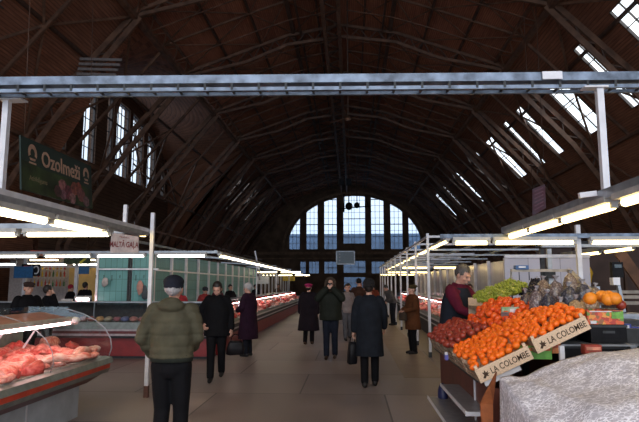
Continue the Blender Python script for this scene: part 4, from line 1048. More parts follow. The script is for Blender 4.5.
MB().add([(x,b2,z) for x,z in gp]+[(-4.3,b2,1.36),(-4.3,b2,.75)],[tuple(range(len(gp)+2))]).build('end_glass',M['glass'],t)
for yy,ww in((b2,.012),(5.9,.006)):
    ed=MB()
    for (x0,z0),(x1,z1) in zip(gp,gp[1:]): ed.beam((x0,yy,z0),(x1,yy,z1),ww,ww)
    ed.build('glass_edge',M['greym'],t)
MB().bb(-4.3,-3.75,a,b2,1.36,1.38).build('top_glass',M['glass'],t)
# canopy with pink lamp
cn=MB().add([(-3.92,a,1.33),(-3.52,a,1.25),(-3.52,7.0,1.25),(-3.92,7.0,1.33),(-3.92,a,1.30),(-3.52,a,1.22),(-3.52,7.0,1.22),(-3.92,7.0,1.30)],[(0,1,2,3),(7,6,5,4),(0,4,5,1),(2,6,7,3),(1,5,6,2),(0,3,7,4)]); cn.build('lamp_canopy',mat('canopy_rust',(.40,.16,.13),.4,.1),t)
for y in(6.1,6.75): MB().beam((-3.75,y,1.28),(-4.0,y-.15,.76),.035,.02).build('canopy_leg',M['white'],t)
MB().sphere((-3.5,7.03,1.22),(.07,.07,.05),10,6).build('lamp_cap',M['white'],t)
lamp((-3.53,2.7,1.195),(-3.53,4.85,1.195),M['pink'],'pink tube lamp under the canopy of the near meat case, nearer one','pink lamps in the near meat case',.05,.016)
lamp((-3.53,4.9,1.195),(-3.53,7.0,1.195),M['pink'],'pink tube lamp under the canopy of the near meat case, farther one','pink lamps in the near meat case',.05,.016)
random.seed(3)
k=0
for r_,x in enumerate((-3.34,-3.48,-3.63,-3.79,-3.96,-4.13)):
    y=4.7+random.uniform(0,.15)
    while y<7.15:
        kk=random.choice((0,1,2,3,4,0,5,4)); s=random.uniform(.8,1.35)
        z=.758+(.0 if r_==0 else .02*r_)
        meat(kk,(x+random.uniform(-.03,.03),y,z),random.uniform(-.5,.9),s*.8,f'{MW[kk]} of meat in the {ORD[r_]} row from the front, near case','raw meat in the near case: '+MW[kk]+' row '+str(r_+1))
        y+=random.uniform(.15,.22); k+=1
for k,(px,py) in enumerate(((20,362),(45,352),(62,360),(72,348),(33,372),(84,352),(95,350),(50,344))):
    p=atZ(px,py,.84); meat((0,3,2,4,1,2,5,3)[k],(p.x,p.y,.82),.3*k,1.15,f'{MW[(0,3,2,4,1,2,5,3)[k]]} of meat atop the near case heap, {ORD[k]} of eight','raw meat heaped on top in the near case')
p=atZ(8,345,.95); o=MB().sphere((0,0,0),(.32,.16,.14),16,10); o.v=[v+Vector((-3.95,5.7,.95)) for v in o.v]; o=o.build('meat_joint',meatm[2],noise_amp=.05,nscale=5); tag(o,'large pale joint of meat at the back of the near case under the lamp','meat')
# --- cross counter
t=thing('display_case','long red display counter standing across behind the post','display case',(-5.2,13,0))
def xrun(m_,prof,x0,x1,part,parent):  # extrude a y-z profile along x
    n=len(prof); vs=[(x0,y,z) for y,z in prof]+[(x1,y,z) for y,z in prof]
    fs=[tuple(reversed(range(n))),tuple(range(n,2*n))]+[(i,(i+1)%n,(i+1)%n+n,i+n) for i in range(n)]
    return MB().add(vs,fs).build(part,m_,parent)
X0,X1=-8.6,-3.2
xrun(M['red'],[(12.75,.06),(12.75,.47),(13.4,.47),(13.4,.06)],X0,X1,'base_panel',t)
xrun(M['dgrey'],[(12.85,0),(12.85,.06),(13.4,.06),(13.4,0)],X0,X1,'plinth',t)
xrun(M['dgrey'],[(12.6,.47),(12.58,.52),(13.4,.52),(13.4,.47)],X0,X1,'lower_trim',t)
xrun(mat('pale_rose_band',(.5,.42,.44),.4),[(12.57,.52),(12.56,.57),(13.4,.57),(13.4,.52)],X0,X1,'pale_band',t)
xrun(M['dred'],[(12.56,.57),(12.56,.63),(13.4,.63),(13.4,.57)],X0,X1,'red_band',t)
xrun(mat('pale_rose_band2',(.42,.36,.38),.4),[(12.56,.63),(12.56,.67),(13.4,.67),(13.4,.63)],X0,X1,'pale_band',t)
xrun(M['mgrey'],[(12.56,.67),(12.58,.82),(13.45,.82),(13.45,.67)],X0,X1,'grey_front',t)
g_=MB(); gg=[(12.6,.82),(12.58,.95),(12.66,1.1),(12.8,1.2),(13.0,1.25)]
for (y0_,z0),(y1_,z1) in zip(gg,gg[1:]): g_.add([(X0,y0_,z0),(X1,y0_,z0),(X1,y1_,z1),(X0,y1_,z1)],[(0,1,2,3)],True)
g_.build('curved_glass',M['glass'],t)
MB().bb(X0,X1,13.0,13.45,1.24,1.27).build('top_shelf',M['greym'],t)
MB().bb(X0,X1,13.42,13.45,.82,1.24).build('rear_panel',M['dgrey'],t)
for x in(-7.3,-6.0,-4.7,X1+.01): MB().bb(x-.02,x,12.98,13.02,.82,1.24).build('upright',M['greym'],t)
pal=[(.35,.10,.08),(.55,.30,.12),(.45,.36,.25),(.3,.08,.1),(.12,.14,.3),(.5,.22,.2)]
gm_=[mat(f'packet_{i}',c,.5,var=.2,scale=9) for i,c in enumerate(pal)]
x=-8.4; k=0
while x<-3.4:
    b=MB().sphere((x,12.85,.88),(.09,.12,.06),10,6); o=b.build('packed_sausage',gm_[k%6],noise_amp=.02,nscale=9); tag(o,f'wrapped {["dark red","ochre","beige","wine red","navy","pink"][k%6]} sausage packet in the red cross counter, {ordn(k)} from its outer end','sausage'); x+=.2; k+=1
for i,(px0,px1,py) in enumerate(((62,72,302),(75,91,299))):
    a3,b3=atY(px0,py,13.6),atY(px1,py,13.6); lamp(a3,b3,M['pink'],['short pink lamp on the red cross counter top, left one','short pink lamp on the red cross counter top, right one'][i],'pink lamps on the red cross counter',.08,.03)
# --- receding left counter
def long_counter(xf,sg,y0_,y1_,label,basem,group,side,drift=0,seed=1,dense=1.0):
    t=thing('display_case',label,'display case',(xf,(y0_+y1_)/2,0))
    X=lambda d,y:xf-sg*d+drift*(y-y0_)
    def r2(m_,prof,part):
        n=len(prof); vs=[(X(d,y0_),y0_,z) for d,z in prof]+[(X(d,y1_),y1_,z) for d,z in prof]
        fs=[tuple(range(n)),tuple(reversed(range(n,2*n)))]+[(i+n,(i+1)%n+n,(i+1)%n,i) for i in range(n)]
        if sg<0: fs=[tuple(reversed(f)) for f in fs]
        MB().add(vs,fs).build(part,m_,t)
    r2(basem,[(.12,0),(.12,.42),(.85,.42),(.85,0)],'base_panel')
    r2(M['dgrey'],[(0.05,.42),(0,.5),(.9,.5),(.9,.42)],'lower_trim')
    r2(M['white'],[(0,.5),(0,.545),(.9,.545),(.9,.5)],'pale_band')
    r2(M['dgrey'],[(0,.545),(0,.64),(.9,.64),(.9,.545)],'dark_band')
    r2(M['white'],[(-.01,.64),(-.01,.69),(.9,.69),(.9,.64)],'pale_band')
    r2(M['mgrey'],[(0,.69),(.02,.76),(.9,.76),(.9,.69)],'top_edge')
    r2(M['greym'],[(.45,1.2),(.45,1.225),(.9,1.225),(.9,1.2)],'top_shelf')
    g_=MB(); gg=[(.02,.76),(0,.9),(.06,1.05),(.2,1.16),(.45,1.22)]
    for (d0,z0),(d1,z1) in zip(gg,gg[1:]): g_.add([(X(d0,y0_),y0_,z0),(X(d0,y1_),y1_,z0),(X(d1,y1_),y1_,z1),(X(d1,y0_),y0_,z1)],[(0,1,2,3)],True)
    g_.build('curved_glass',M['glass'],t)
    y=y0_+.1; k=0
    while y<y1_:
        MB().tube((X(.3,y),y,1.13),(X(.3,min(y+1.3,y1_)),min(y+1.3,y1_),1.13),.008,n=6).build('pink_light',M['pink'],t); y+=1.5
    random.seed(seed); y=y0_+.12; 
    while y<y1_-.1:
        for r_,d in enumerate((.14,.34,.55,.74)):
            kk=random.randrange(6); z=.77+.075*r_+random.uniform(0,.03)
            meat(kk,(X(d,y)+random.uniform(-.03,.03),y+random.uniform(-.05,.05),z),random.uniform(0,3),random.uniform(.9,1.3)*(1 if y<20 else 1.3),f'{MW[kk]} of meat in the {ORD[r_]} row of the {side} counter',group+': '+MW[kk]+' row '+str(r_+1))
        y+=.30/dense if y<17 else .6/dense if y<22 else 1.7/dense
    return t
long_counter(-3.05,1,13.5,36,'long red based meat counter receding along the left of the aisle',M['red'],'meat in the receding left counter','receding left',-.01,5)
long_counter(2.35,-1,13.9,36,'long grey meat counter receding along the right of the aisle',M['dgrey'],'meat in the receding right counter','receding right',.02,9,.8)

# beige partition and price cards farther along the left counter
t=thing('wall_partition','beige partition with pale uprights behind the far left counter','partition',(-5.8,42,0))
y=34.0
while y<50: MB().beam((-5.5,y+.05,1.2),(-5.6,y+1.5,1.2),.05,2.4).build('panel',mat('beige_panel',(.36,.28,.2),.6) if y==34.0 else bpy.data.materials['beige_panel'],t); MB().bb(-5.48,-5.4,y-.04,y+.04,0,2.4).build('upright',M['white'],t); y+=1.6
cardm=[mat('card_white',(.75,.74,.78),.4),mat('card_blue',(.45,.58,.72),.4),mat('card_rose',(.75,.5,.5),.4)]
cn=['white','pale blue','rose']
for sd_,x0,dr,sg,yy0 in(('left',-3.2,-.01,-1,13.9),('right',2.5,.02,1,14.3)):
    for i in range(18):
        y=yy0+i*.85; x=x0+dr*(y-13.5)+sg*.22*(i%3); c=i%3
        o=MB().box((x,y,1.0+.03*(i%3)),(.03,.16,.10),Matrix.Rotation(.25*sg,3,'Y')).build('price_card',cardm[c])
        tag(o,f'{cn[c]} price card standing in the receding {sd_} counter, {ORD[i]} from its near end','price card')

# ================================================================== FRUIT STALL
CA,SA=math.cos(R(25)),math.sin(R(25))
def S(u,y,h=0): return Vector((1.08+u*CA-h*SA, y, .855+u*SA+h*CA))
ROTS=Matrix.Rotation(-R(25),4,'Y')
t=thing('fruit_stand','sloping brown fruit stand with grey shelves beside the aisle','fruit stand',(1.6,5.8,0))
MB().bb(1.16,1.19,4.98,7.6,0,.80).build('front_panel',M['brown'],t)
MB().bb(1.16,2.0,4.98,5.01,0,.80).build('end_panel',M['brown'],t)
MB().bb(1.19,2.7,7.57,7.6,0,.85).build('end_panel',M['brown'],t)
tp=MB(); tp.add([S(-.0,5.1,-.03),S(1.04,5.1,-.03),S(1.04,7.64,-.03),S(-.0,7.64,-.03),S(-.0,5.1,-.006),S(1.04,5.1,-.006),S(1.04,7.64,-.006),S(-.0,7.64,-.006)],[(3,2,1,0),(4,5,6,7),(0,1,5,4),(2,3,7,6),(1,2,6,5),(3,0,4,7)])
tp.build('sloping_top',M['dgrey'],t)
MB().beam(S(.03,4.93,-.02),S(.36,4.93,-.02),.05,.02,(0,1,0)).build('top_edge',M['white'],t)
MB().bb(2.08,2.7,5.53,7.15,1.10,1.14).build('rear_top',M['greym'],t)
for y in(5.57,7.05): MB().bb(2.06,2.12,y-.03,y+.03,0,1.3).build('leg',M['dgrey'],t); MB().bb(2.62,2.68,y-.03,y+.03,0,1.12).build('leg',M['greym'],t)
for x0,z,ya,yb in((.97,.60,5.0,6.35),(.86,.42,5.3,6.6)):
    s_=MB().bb(x0,1.16,ya,yb,z-.006,z); s_.build('shelf',M['shelf'],t)
    e=MB(); e.bb(x0-.01,x0,ya,yb,z-.02,z+.012); e.bb(x0-.01,1.16,ya-.01,ya,z-.03,z+.005); e.build('shelf_edge',M['white'],t)
for x in(1.145,): MB().bb(x,1.16,5.5,5.515,0,.82).build('support_strip',M['white'],t)
MB().bb(1.35,2.15,5.05,7.0,.12,.16).build('lower_shelf',M['dgrey'],t)

# crates
BW,BD,BH=.49,.52,.115
def crate(u,y,h,label,lett=False,d=BD,w=BW,mat_=None,group=None):
    base=S(u,y,h); t=thing('fruit_crate',label,'crate',tuple(base),0,group)
    W[t.name]=Matrix.Translation(base)@Matrix.Rotation(-R(25),4,'Y'); t.rotation_euler=(0,-R(25),0)
    m_=mat_ or M['wood']
    def loc(mb,n,mm,p=None): return mb.build(n,mm,p or t,local=True)
    fb=loc(MB().bb(0,w,0,.012,0,BH),'end_board',m_)
    loc(MB().bb(0,w,d-.012,d,0,BH),'end_board',m_)
    for x in(0,w-.008):
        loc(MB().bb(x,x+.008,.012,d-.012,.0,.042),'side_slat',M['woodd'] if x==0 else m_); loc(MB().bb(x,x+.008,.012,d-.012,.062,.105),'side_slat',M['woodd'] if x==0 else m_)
    for x in(.008,w-.033):
        for yy in(.012,d-.037): loc(MB().bb(x,x+.025,yy,yy+.025,0,BH+.03),'corner_post',m_)
    loc(MB().bb(.008,w-.008,.012,d-.012,0,.008),'bottom',m_)
    if lett:
        wm=W[t.name]; P_=lambda x,z,yy=-.002: wm@Vector((x,yy,z))
        text('lettering','LA COLOMBE',.072,P_(.295,.055),wm.to_3x3()@Vector((1,0,0)),wm.to_3x3()@Vector((0,0,1)),M['ink'],fb,.001,sx=.80,offset=.0006)
        b=MB(); pts=[(.035,.03),(.055,.05),(.045,.075),(.06,.068),(.072,.088),(.078,.062),(.10,.072),(.088,.056),(.108,.05),(.085,.045),(.09,.028),(.07,.036),(.055,.02)]
        b.add([(x,-.003,z) for x,z in pts]+[(.072,-.003,.05)],[(13,(i+1)%13,i) for i in range(13)])
        loc(b,'dove_emblem',M['ink'],fb)
    return t
crate(0,4.9,0,'wooden crate lettered LA COLOMBE nearest the aisle end of the fruit stand',True)
crate(.53,4.86,.03,'raised wooden crate lettered LA COLOMBE, higher on the slope at the near end',True)
crate(0,5.44,0,'wooden mandarin crate by the aisle behind the lettered one')
crate(.53,5.44,.02,'wooden crate of mandarins behind the raised lettered crate')
crate(0,6.0,0,'dark slatted crate of dark red apples by the aisle, nearer one',mat_=M['woodd'])
crate(.53,6.0,.03,'slatted crate of red orange persimmons below the grapes, nearer one',mat_=M['woodd'])
crate(0,6.56,0,'dark slatted crate of dark red apples by the aisle, second one',mat_=M['woodd'])
crate(.53,6.56,.03,'slatted crate of red orange persimmons below the grapes, farther one',mat_=M['woodd'])

crate(0,7.12,0,'dark slatted crate of dark red apples, the last one by the vendor',mat_=M['woodd'])

def sst_(a,b,x): x=max(0,min(1,(x-a)/(b-a))); return x*x*(3-2*x)
def fruit_proto(name,r,m,label,cat,squash=.9,n=12,stem=None,amp=.02):
    root=MB().sphere((0,0,0),(r,r,r*squash),n,8).build(name,m,noise_amp=amp*r*1.5,nscale=.8/r*.4)
    root['label']=label; root['category']=cat
    if stem:
        W[root.name]=Matrix.Identity(4); 
        s=MB()
        for k in range(4):
            a=k*math.pi/2+.3; s.add([(0,0,r*squash*.93),(r*.35*math.cos(a-.35),r*.35*math.sin(a-.35),r*squash*.98),(r*.6*math.cos(a),r*.6*math.sin(a),r*squash*.86),(r*.35*math.cos(a+.35),r*.35*math.sin(a+.35),r*squash*.98)],[(0,1,2,3)])
        o=bpy.data.objects.new('calyx',s.mesh('calyx',stem)); C.objects.link(o); o.parent=root
    return root
protos={}
def put(kind,p,label,group,sc=1,cal=0.0):
    m_={'mandarin':(.032,M['mand'],'mandarin',.88,None),'persimmon':(.043,M['tom'],'persimmon',.85,M['leafg']),'apple':(.040,M['apple'],'apple',.92,None),'large_orange':(.062,M['mand2'],'orange',.92,None)}[kind]
    rot=(random.uniform(-.7,.7),random.uniform(-.7,.7),random.uniform(0,6.28))
    if kind not in protos:
        protos[kind]=fruit_proto(kind,m_[0],m_[1],label,m_[2],m_[3],stem=m_[4])
        o=protos[kind]; o.location=p; o.rotation_euler=rot; o['label']=label; o['group']=group; o.scale=(sc,)*3
    else: o=dup(protos[kind],p,None,label,group,rot,(sc,)*3)
    return o
M['mand2']=mat('orange_skin',(.88,.28,.02),.4,var=.08,scale=6,bump=.25,bscale=120)
random.seed(11)
def pack(kind,regs,r,hf,tries=9000,sep=1.66):
    """closely packed visible layer over the crates: regs = (u0,u1,y0,y1,label,group)"""
    pts=[]
    for _ in range(tries):
        g=random.choice(regs); u=random.uniform(g[0]+r*.6,g[1]-r*.6); y=random.uniform(g[2]+r*.8,g[3]-r*.6)
        if all((u-p[0])**2+(y-p[1])**2>(r*sep)**2 for p in pts): pts.append((u,y,g))
    for u,y,g in pts: put(kind,S(u,y,hf(u,y)+random.uniform(-.004,.006)),g[4],g[5],random.uniform(.94,1.06))
bmp=lambda u,y,k=5: .022*noise.noise(Vector((u*k,y*k,4.2)))
pack('mandarin',[(-.01,.53,4.90,5.44,'bright orange mandarin in the lettered crate nearest the aisle','mandarins in the lettered crate nearest the aisle'),
 (.53,1.05,4.87,5.44,'bright orange mandarin in the raised lettered crate','mandarins in the raised lettered crate'),
 (-.01,.53,5.44,5.98,'bright orange mandarin in the aisle side crate behind the lettered ones','mandarins in the second aisle side crate'),
 (.53,.95,5.44,5.80,'bright orange mandarin heaped behind the raised lettered crate','mandarins heaped below the nut bags')],.033,
 lambda u,y:.112+.035*sst_(.25,.65,u)+.03*sst_(4.95,5.3,y)+bmp(u,y),tries=16000,sep=1.58)
pack('persimmon',[(.46,1.02,5.84,6.3,'shiny red orange persimmon heaped between mandarins and grapes','persimmons in the nearer crate'),
 (.42,.98,6.3,6.9,'shiny red orange persimmon in the farther heap by the grapes','persimmons in the farther crate')],.043,
 lambda u,y:.17+.10*sst_(5.84,6.3,y)*sst_(.40,.6,u)*sst_(1.05,.85,u)+bmp(u,y),4000)
pack('apple',[(.0,.46,6.0,6.54,'dark red apple in the nearer dark crate by the aisle','apples in the nearer dark crate'),
 (.0,.44,6.54,7.1,'dark red apple in the second dark crate by the aisle','apples in the second dark crate'),
 (.0,.42,7.1,7.62,'dark red apple in the last crate beside the vendor','apples in the last crate')],.041,
 lambda u,y:.12+.06*sst_(0,.2,u)+bmp(u,y),5000)
# small grey price tag
p=atY(505,317,5.75); t=thing('price_tag','small grey price tag lying on the mandarins','price tag',tuple(p))
MB().box(p+Vector((0,0,.03)),(.075,.02,.035),Matrix.Rotation(R(30),3,'X')).build('card',M['greym'],t); MB().tube(p,p-Vector((0,-.02,.06)),.003).build('pin',M['dgrey'],t)
p=atY(449,324,7.0)

# grapes
def grapes(name,c,ext,n,r,m,label,cat,seed,group=None):
    random.seed(seed); t=thing(name,label,cat,tuple(c),0,group); b=MB(); c=Vector(c)
    for k in range(n):
        for _ in range(9):
            v=Vector((random.uniform(-1,1),random.uniform(-1,1),random.uniform(-.3,1)))
            if .45<v.length<1: break
        b.sphere(c+Vector((v.x*ext[0],v.y*ext[1],v.z*ext[2])),r*random.uniform(.85,1.1),7,5)
    b.sphere(c,(ext[0]*.8,ext[1]*.8,ext[2]*.75),10,6)
    o=b.build('berries',m,t); o['kind']='stuff'
    MB().tube(c,c+Vector((.02,0,ext[2]*1.25)),.004,n=5).build('stem',M['woodd'],t)
gl=[(484,296,7.1),(493,292,7.2),(503,289,7.3),(511,285,7.45),(500,295,7.0),(512,291,7.2),(520,288,7.35),(488,300,6.98)]
gw=['lowest bunch at the left end of the heap','second bunch from the left end of the heap','bunch in the middle of the heap','topmost bunch of the heap','bunch just above the persimmons','right middle bunch of the heap','rightmost bunch, next to the dark grapes','bunch nearest the vendor\'s hands']
for i,(px,py,Y) in enumerate(gl):
    grapes('grape_bunch',atY(px,py,Y),(.13,.11,.08),150,.0135,M['grape'],'green grapes, '+gw[i],'grapes',30+i)
# crate under grapes
t=thing('fruit_crate','open crate under the green grapes at the far end of the stand','crate',(1.95,6.9,1.14))
MB().bb(1.55,2.1,6.95,7.6,1.36,1.40).build('bottom',M['woodd'],t); MB().bb(1.55,2.1,6.93,6.95,1.30,1.44).build('end_board',M['wood'],t); MB().bb(1.55,2.1,7.6,7.62,1.1,1.5).build('end_board',M['wood'],t); MB().bb(1.8,2.1,7.18,7.6,1.14,1.36).build('riser',M['dgrey'],t)
for i,(px,py,Y) in enumerate(((525,293,7.2),(533,289,7.3),(540,287,7.5),(530,297,7.0),(541,296,7.1),(536,283,7.6))):
    grapes('grape_bunch',atY(px,py,Y),(.09,.08,.075),80,.012,M['dgrape'],f'dark grape bunch in the black crate right of the green grapes, {ORD[i]} of six','grapes',50+i)
t=thing('fruit_crate','white topped dark crate holding the dark grapes','crate',(2.35,7.2,1.14))
MB().bb(2.12,2.75,6.9,7.7,1.14,1.44).build('box',M['black'],t); MB().bb(2.12,2.75,6.88,6.9,1.40,1.46).build('rim',M['white'],t)
# green label crate behind persimmons
t=thing('fruit_box','green and white cardboard box between persimmons and nut bags','box',(2.1,6.0,1.2))
a=atY(500,307,6.02); b2=atY(524,318,6.02)
MB().bb(a.x+.02,b2.x,6.02,6.06,b2.z,a.z).build('front',mat('green_box',(.12,.32,.10),.5,var=.3,scale=20,col2=(.45,.5,.4)),t); MB().bb(a.x+.1,a.x+.22,6.01,6.02,b2.z+.01,a.z-.02).build('label_print',M['white'],t)

# bagged nuts and dried fruit
bagc=[((.055,.04,.05),(.16,.13,.14)),((.10,.07,.07),(.32,.25,.24)),((.30,.19,.10),(.58,.42,.28)),((.03,.03,.045),(.14,.14,.18)),((.17,.11,.08),(.45,.36,.28))]
bagm=[]
for i,(c1,c2) in enumerate(bagc):
    m,nt,b=new_mat(f'bag_{i}'); N,L=nt.nodes,nt.links
    tcn=N.new('ShaderNodeTexCoord'); v=N.new('ShaderNodeTexVoronoi'); v.inputs['Scale'].default_value=52; L.new(tcn.outputs['Object'],v.inputs['Vector'])
    r_=N.new('ShaderNodeValToRGB'); r_.color_ramp.elements[0].color=(*c2,1); r_.color_ramp.elements[1].color=(*c1,1); r_.color_ramp.elements[0].position=.1; r_.color_ramp.elements[1].position=.55
    L.new(v.outputs[0],r_.inputs[0]); L.new(r_.outputs[0],b.inputs['Base Color'])
    n=N.new('ShaderNodeTexNoise'); n.inputs['Scale'].default_value=14; n.inputs['Detail'].default_value=3; L.new(tcn.outputs['Object'],n.inputs['Vector'])
    bp=N.new('ShaderNodeBump'); bp.inputs['Strength'].default_value=.9; bp.inputs['Distance'].default_value=.03; L.new(n.outputs[0],bp.inputs['Height']); L.new(bp.outputs[0],b.inputs['Coat Normal']); L.new(bp.outputs[0],b.inputs['Normal'])
    b.inputs['Roughness'].default_value=.5; b.inputs['Coat Weight'].default_value=1; b.inputs['Coat Roughness'].default_value=.08
    bagm.append(m)
neckm=mat('clear_plastic_neck',(.42,.40,.42),.15,var=.2,scale=30)
bags=[(561,312,5.55,2,.085,.10,'plastic bag of pale brown nuts in front, left one'),(577,311,5.5,2,.085,.11,'plastic bag of pale brown nuts in front, middle one'),(589,304,5.6,2,.08,.10,'plastic bag of pale brown nuts beside the large oranges'),
 (548,306,5.8,3,.085,.12,'dark bag of dried fruit behind the left pale nut bag'),(537,303,5.9,1,.085,.13,'greyish bag of dried fruit above the green box'),(526,303,6.2,0,.07,.11,'small dark bag at the left end of the bagged nuts'),
 (569,298,5.9,3,.09,.12,'blue black bag of dried fruit behind the middle nut bag'),(556,294,6.1,1,.085,.15,'tall crinkled bag of brown dried fruit with twisted top'),(583,294,6.0,3,.08,.11,'black bag of dried fruit under the sloping bar'),
 (571,286,6.3,4,.08,.13,'brown bag at the top of the pile below the rail'),(544,291,6.3,4,.08,.12,'brown bag behind the greyish one at the upper left of the pile'),(596,297,5.9,4,.065,.10,'brown bag at the right end behind the large oranges')]
for i,(px,py,Y,mi,rw,rh,lab) in enumerate(bags):
    p=atY(px,py,Y); t=thing('nut_bag',lab,'bag of nuts',(p.x,p.y,p.z-rh))
    b=MB().lathe(p,[(rw*.5,-rh*.95),(rw*.95,-rh*.75),(rw*1.08,-rh*.2),(rw*.95,rh*.3),(rw*.6,rh*.7),(rw*.25,rh*.95),(rw*.12,rh*1.05)],16); b.build('filled_bag',bagm[mi],t,noise_amp=.022,nscale=13,seed=i)
    nk=MB().lathe(p+Vector((0,0,rh*1.0)),[(rw*.14,0),(rw*.2,.02),(rw*.34,.035),(rw*.38,.045)],9,cap=False); nk.build('twisted_neck',neckm,t,noise_amp=.015,nscale=30,seed=i)
t=thing('shelf_unit','hidden grey tiered rack carrying the bags of nuts','rack',(2.4,5.9,1.14))
MB().bb(2.06,2.75,5.42,5.72,1.14,1.27).build('tier',M['dgrey'],t); MB().bb(1.98,2.85,5.74,6.05,1.14,1.33).build('tier',M['dgrey'],t); MB().bb(1.98,2.85,6.07,6.45,1.14,1.42).build('tier',M['dgrey'],t)
t['label']='dark tiered rack under the bags of nuts and dried fruit'
# printed box with large oranges
a=atY(587,310.5,5.05); b2=atY(624,324.5,5.05)
pm,nt,b=new_mat('printed_fruit_box'); N,L=nt.nodes,nt.links
tcn=N.new('ShaderNodeTexCoord'); v=N.new('ShaderNodeTexVoronoi'); v.inputs['Scale'].default_value=34; L.new(tcn.outputs['Object'],v.inputs['Vector'])
r_=N.new('ShaderNodeValToRGB'); r_.color_ramp.interpolation='CONSTANT'
r_.color_ramp.elements[0].color=(.7,.12,.04,1); r_.color_ramp.elements[1].position=.35; r_.color_ramp.elements[1].color=(.45,.05,.03,1)
for pp,cc in((.5,(.75,.30,.06,1)),(.65,(.30,.12,.05,1)),(.8,(.15,.28,.06,1))): e=r_.color_ramp.elements.new(pp); e.color=cc
sx=N.new('ShaderNodeSeparateColor'); L.new(v.outputs['Color'],sx.inputs[0]); L.new(sx.outputs[0],r_.inputs[0]); L.new(r_.outputs[0],b.inputs['Base Color']); b.inputs['Roughness'].default_value=.45
t=thing('fruit_box','printed red and green cardboard tray under the large oranges','box',((a.x+b2.x)/2,5.2,b2.z))
MB().bb(a.x,b2.x,5.05,5.06,b2.z,a.z).build('front',pm,t); MB().bb(a.x,b2.x,5.40,5.41,b2.z,a.z).build('rear',pm,t); MB().bb(a.x,a.x+.01,5.06,5.4,b2.z,a.z).build('side',pm,t); MB().bb(b2.x-.01,b2.x,5.06,5.4,b2.z,a.z).build('side',pm,t); MB().bb(a.x+.01,b2.x-.01,5.06,5.4,b2.z,b2.z+.01).build('bottom',M['woodd'],t)
gr=MB(); gr.bb(b2.x-.10,b2.x-.002,5.043,5.05,b2.z+.05,a.z-.005); gr.build('green_print',mat('green_print',(.20,.48,.08),.5,var=.2,scale=20),t)
e=MB(); e.bb(a.x+.02,b2.x-.02,5.043,5.05,a.z-.012,a.z-.004); e.bb(a.x+.02,a.x+.07,5.04,5.05,b2.z+.006,b2.z+.03); e.build('white_print',M['white'],t)
for i,(px,py,Y,l) in enumerate(((593.5,304,5.12,'large orange at the left front of the printed tray'),(604,304.5,5.12,'large orange in the front middle of the printed tray'),(614.5,303.5,5.12,'large orange at the right front of the printed tray'),(600,301.5,5.27,'large orange behind, left in the printed tray'),(609,301.5,5.27,'large orange behind, right in the printed tray'))):
    p=atY(px,py,Y); put('large_orange',p,l,None,.95)
    bpy.context.scene.collection.objects[-1].get('group')
for o in C.objects:
    if o.name.startswith('large_orange') and 'group' in o: del o['group']
p=atY(621,305,5.25); o=MB().sphere(p,.045,12,8).build('red_apple',M['apple']); tag(o,'red apple at the right corner of the printed tray','apple')
# black crates
zt=b2.z
for i,(x0,x1,z0,z1,y,l) in enumerate(((a.x+.02,b2.x+.02,zt-.155,zt-.005,5.05,'black plastic crate directly under the printed tray'),(a.x-.22,b2.x+.0,zt-.34,zt-.18,5.02,'lower black plastic crate, below the thin grey shelf'),(a.x-.3,a.x+.0,zt-.26,zt-.02,5.3,'dark crate in shadow left of the stacked black crates'))):
    t=thing('plastic_crate',l,'crate',((x0+x1)/2,y+.18,z0))
    MB().bb(x0,x1,y,y+.012,z0,z1).build('front',M['black'],t); MB().bb(x0,x1,y+.36,y+.372,z0,z1).build('rear',M['black'],t)
    for x in(x0,x1-.012): MB().bb(x,x+.012,y+.012,y+.36,z0,z1).build('side',M['black'],t)
    MB().bb(x0,x1,y+.012,y+.36,z0,z0+.012).build('bottom',M['black'],t)
    e=MB(); e.bb(x0-.004,x1+.004,y-.008,y,z1-.02,z1); e.bb((x0+x1)/2-.05,(x0+x1)/2+.05,y-.006,y,z1-.07,z1-.05); e.build('rim',M['dgrey'],t)
o=MB().bb(a.x-.26,b2.x+.05,4.98,5.5,zt-.178,zt-.163).build('thin_shelf',M['greym']); tag(o,'thin grey metal shelf between the two black crates','shelf')
o=MB().bb(2.2,2.9,5.0,5.5,.0,zt-.345).build('display_block',M['black']); tag(o,'dark block carrying the black crates behind the lace cloth','stand')
# green/orange boxes peeking behind the cloth
for i,(x0,y0_,x1,y1_,c,c2,l) in enumerate(((519,346,552,357,(.16,.42,.08),(.55,.16,.05),'flat green and red fruit box under the raised lettered crate'),(552,343,561,351,(.75,.25,.08),(.55,.1,.04),'small orange box end right of the green box'),(585,345,602,352,(.35,.05,.03),(.75,.3,.2),'small red carton below the lower black crate'))):
    Y=(5.0,5.0,4.75)[i]; a1=atY(x0,y0_,Y); b1=atY(x1,y1_,Y); t=thing('fruit_box',l,'box',((a1.x+b1.x)/2,Y+.1,b1.z))
    MB().bb(a1.x,b1.x,Y,Y+.09,b1.z-.02,a1.z).build('carton',mat(f'carton_{i}',c,.5,var=.2,scale=12),t); MB().bb(a1.x+.01,b1.x-.01,Y-.006,Y,a1.z-.04,a1.z-.015).build('print',mat(f'print_c{i}',c2,.5,var=.2,scale=16),t)
a1=atY(560,350,4.55); o=MB().bb(a1.x,a1.x+.035,4.55,4.58,a1.z-.25,a1.z+.03).build('small_post',M['white']); tag(o,'short white post sticking up behind the lace cloth','post')
o=MB().bb(1.22,2.45,4.62,4.84,.0,.84).build('back_counter',M['dgrey']); tag(o,'low dark counter block between lace cloth and fruit stand','counter')
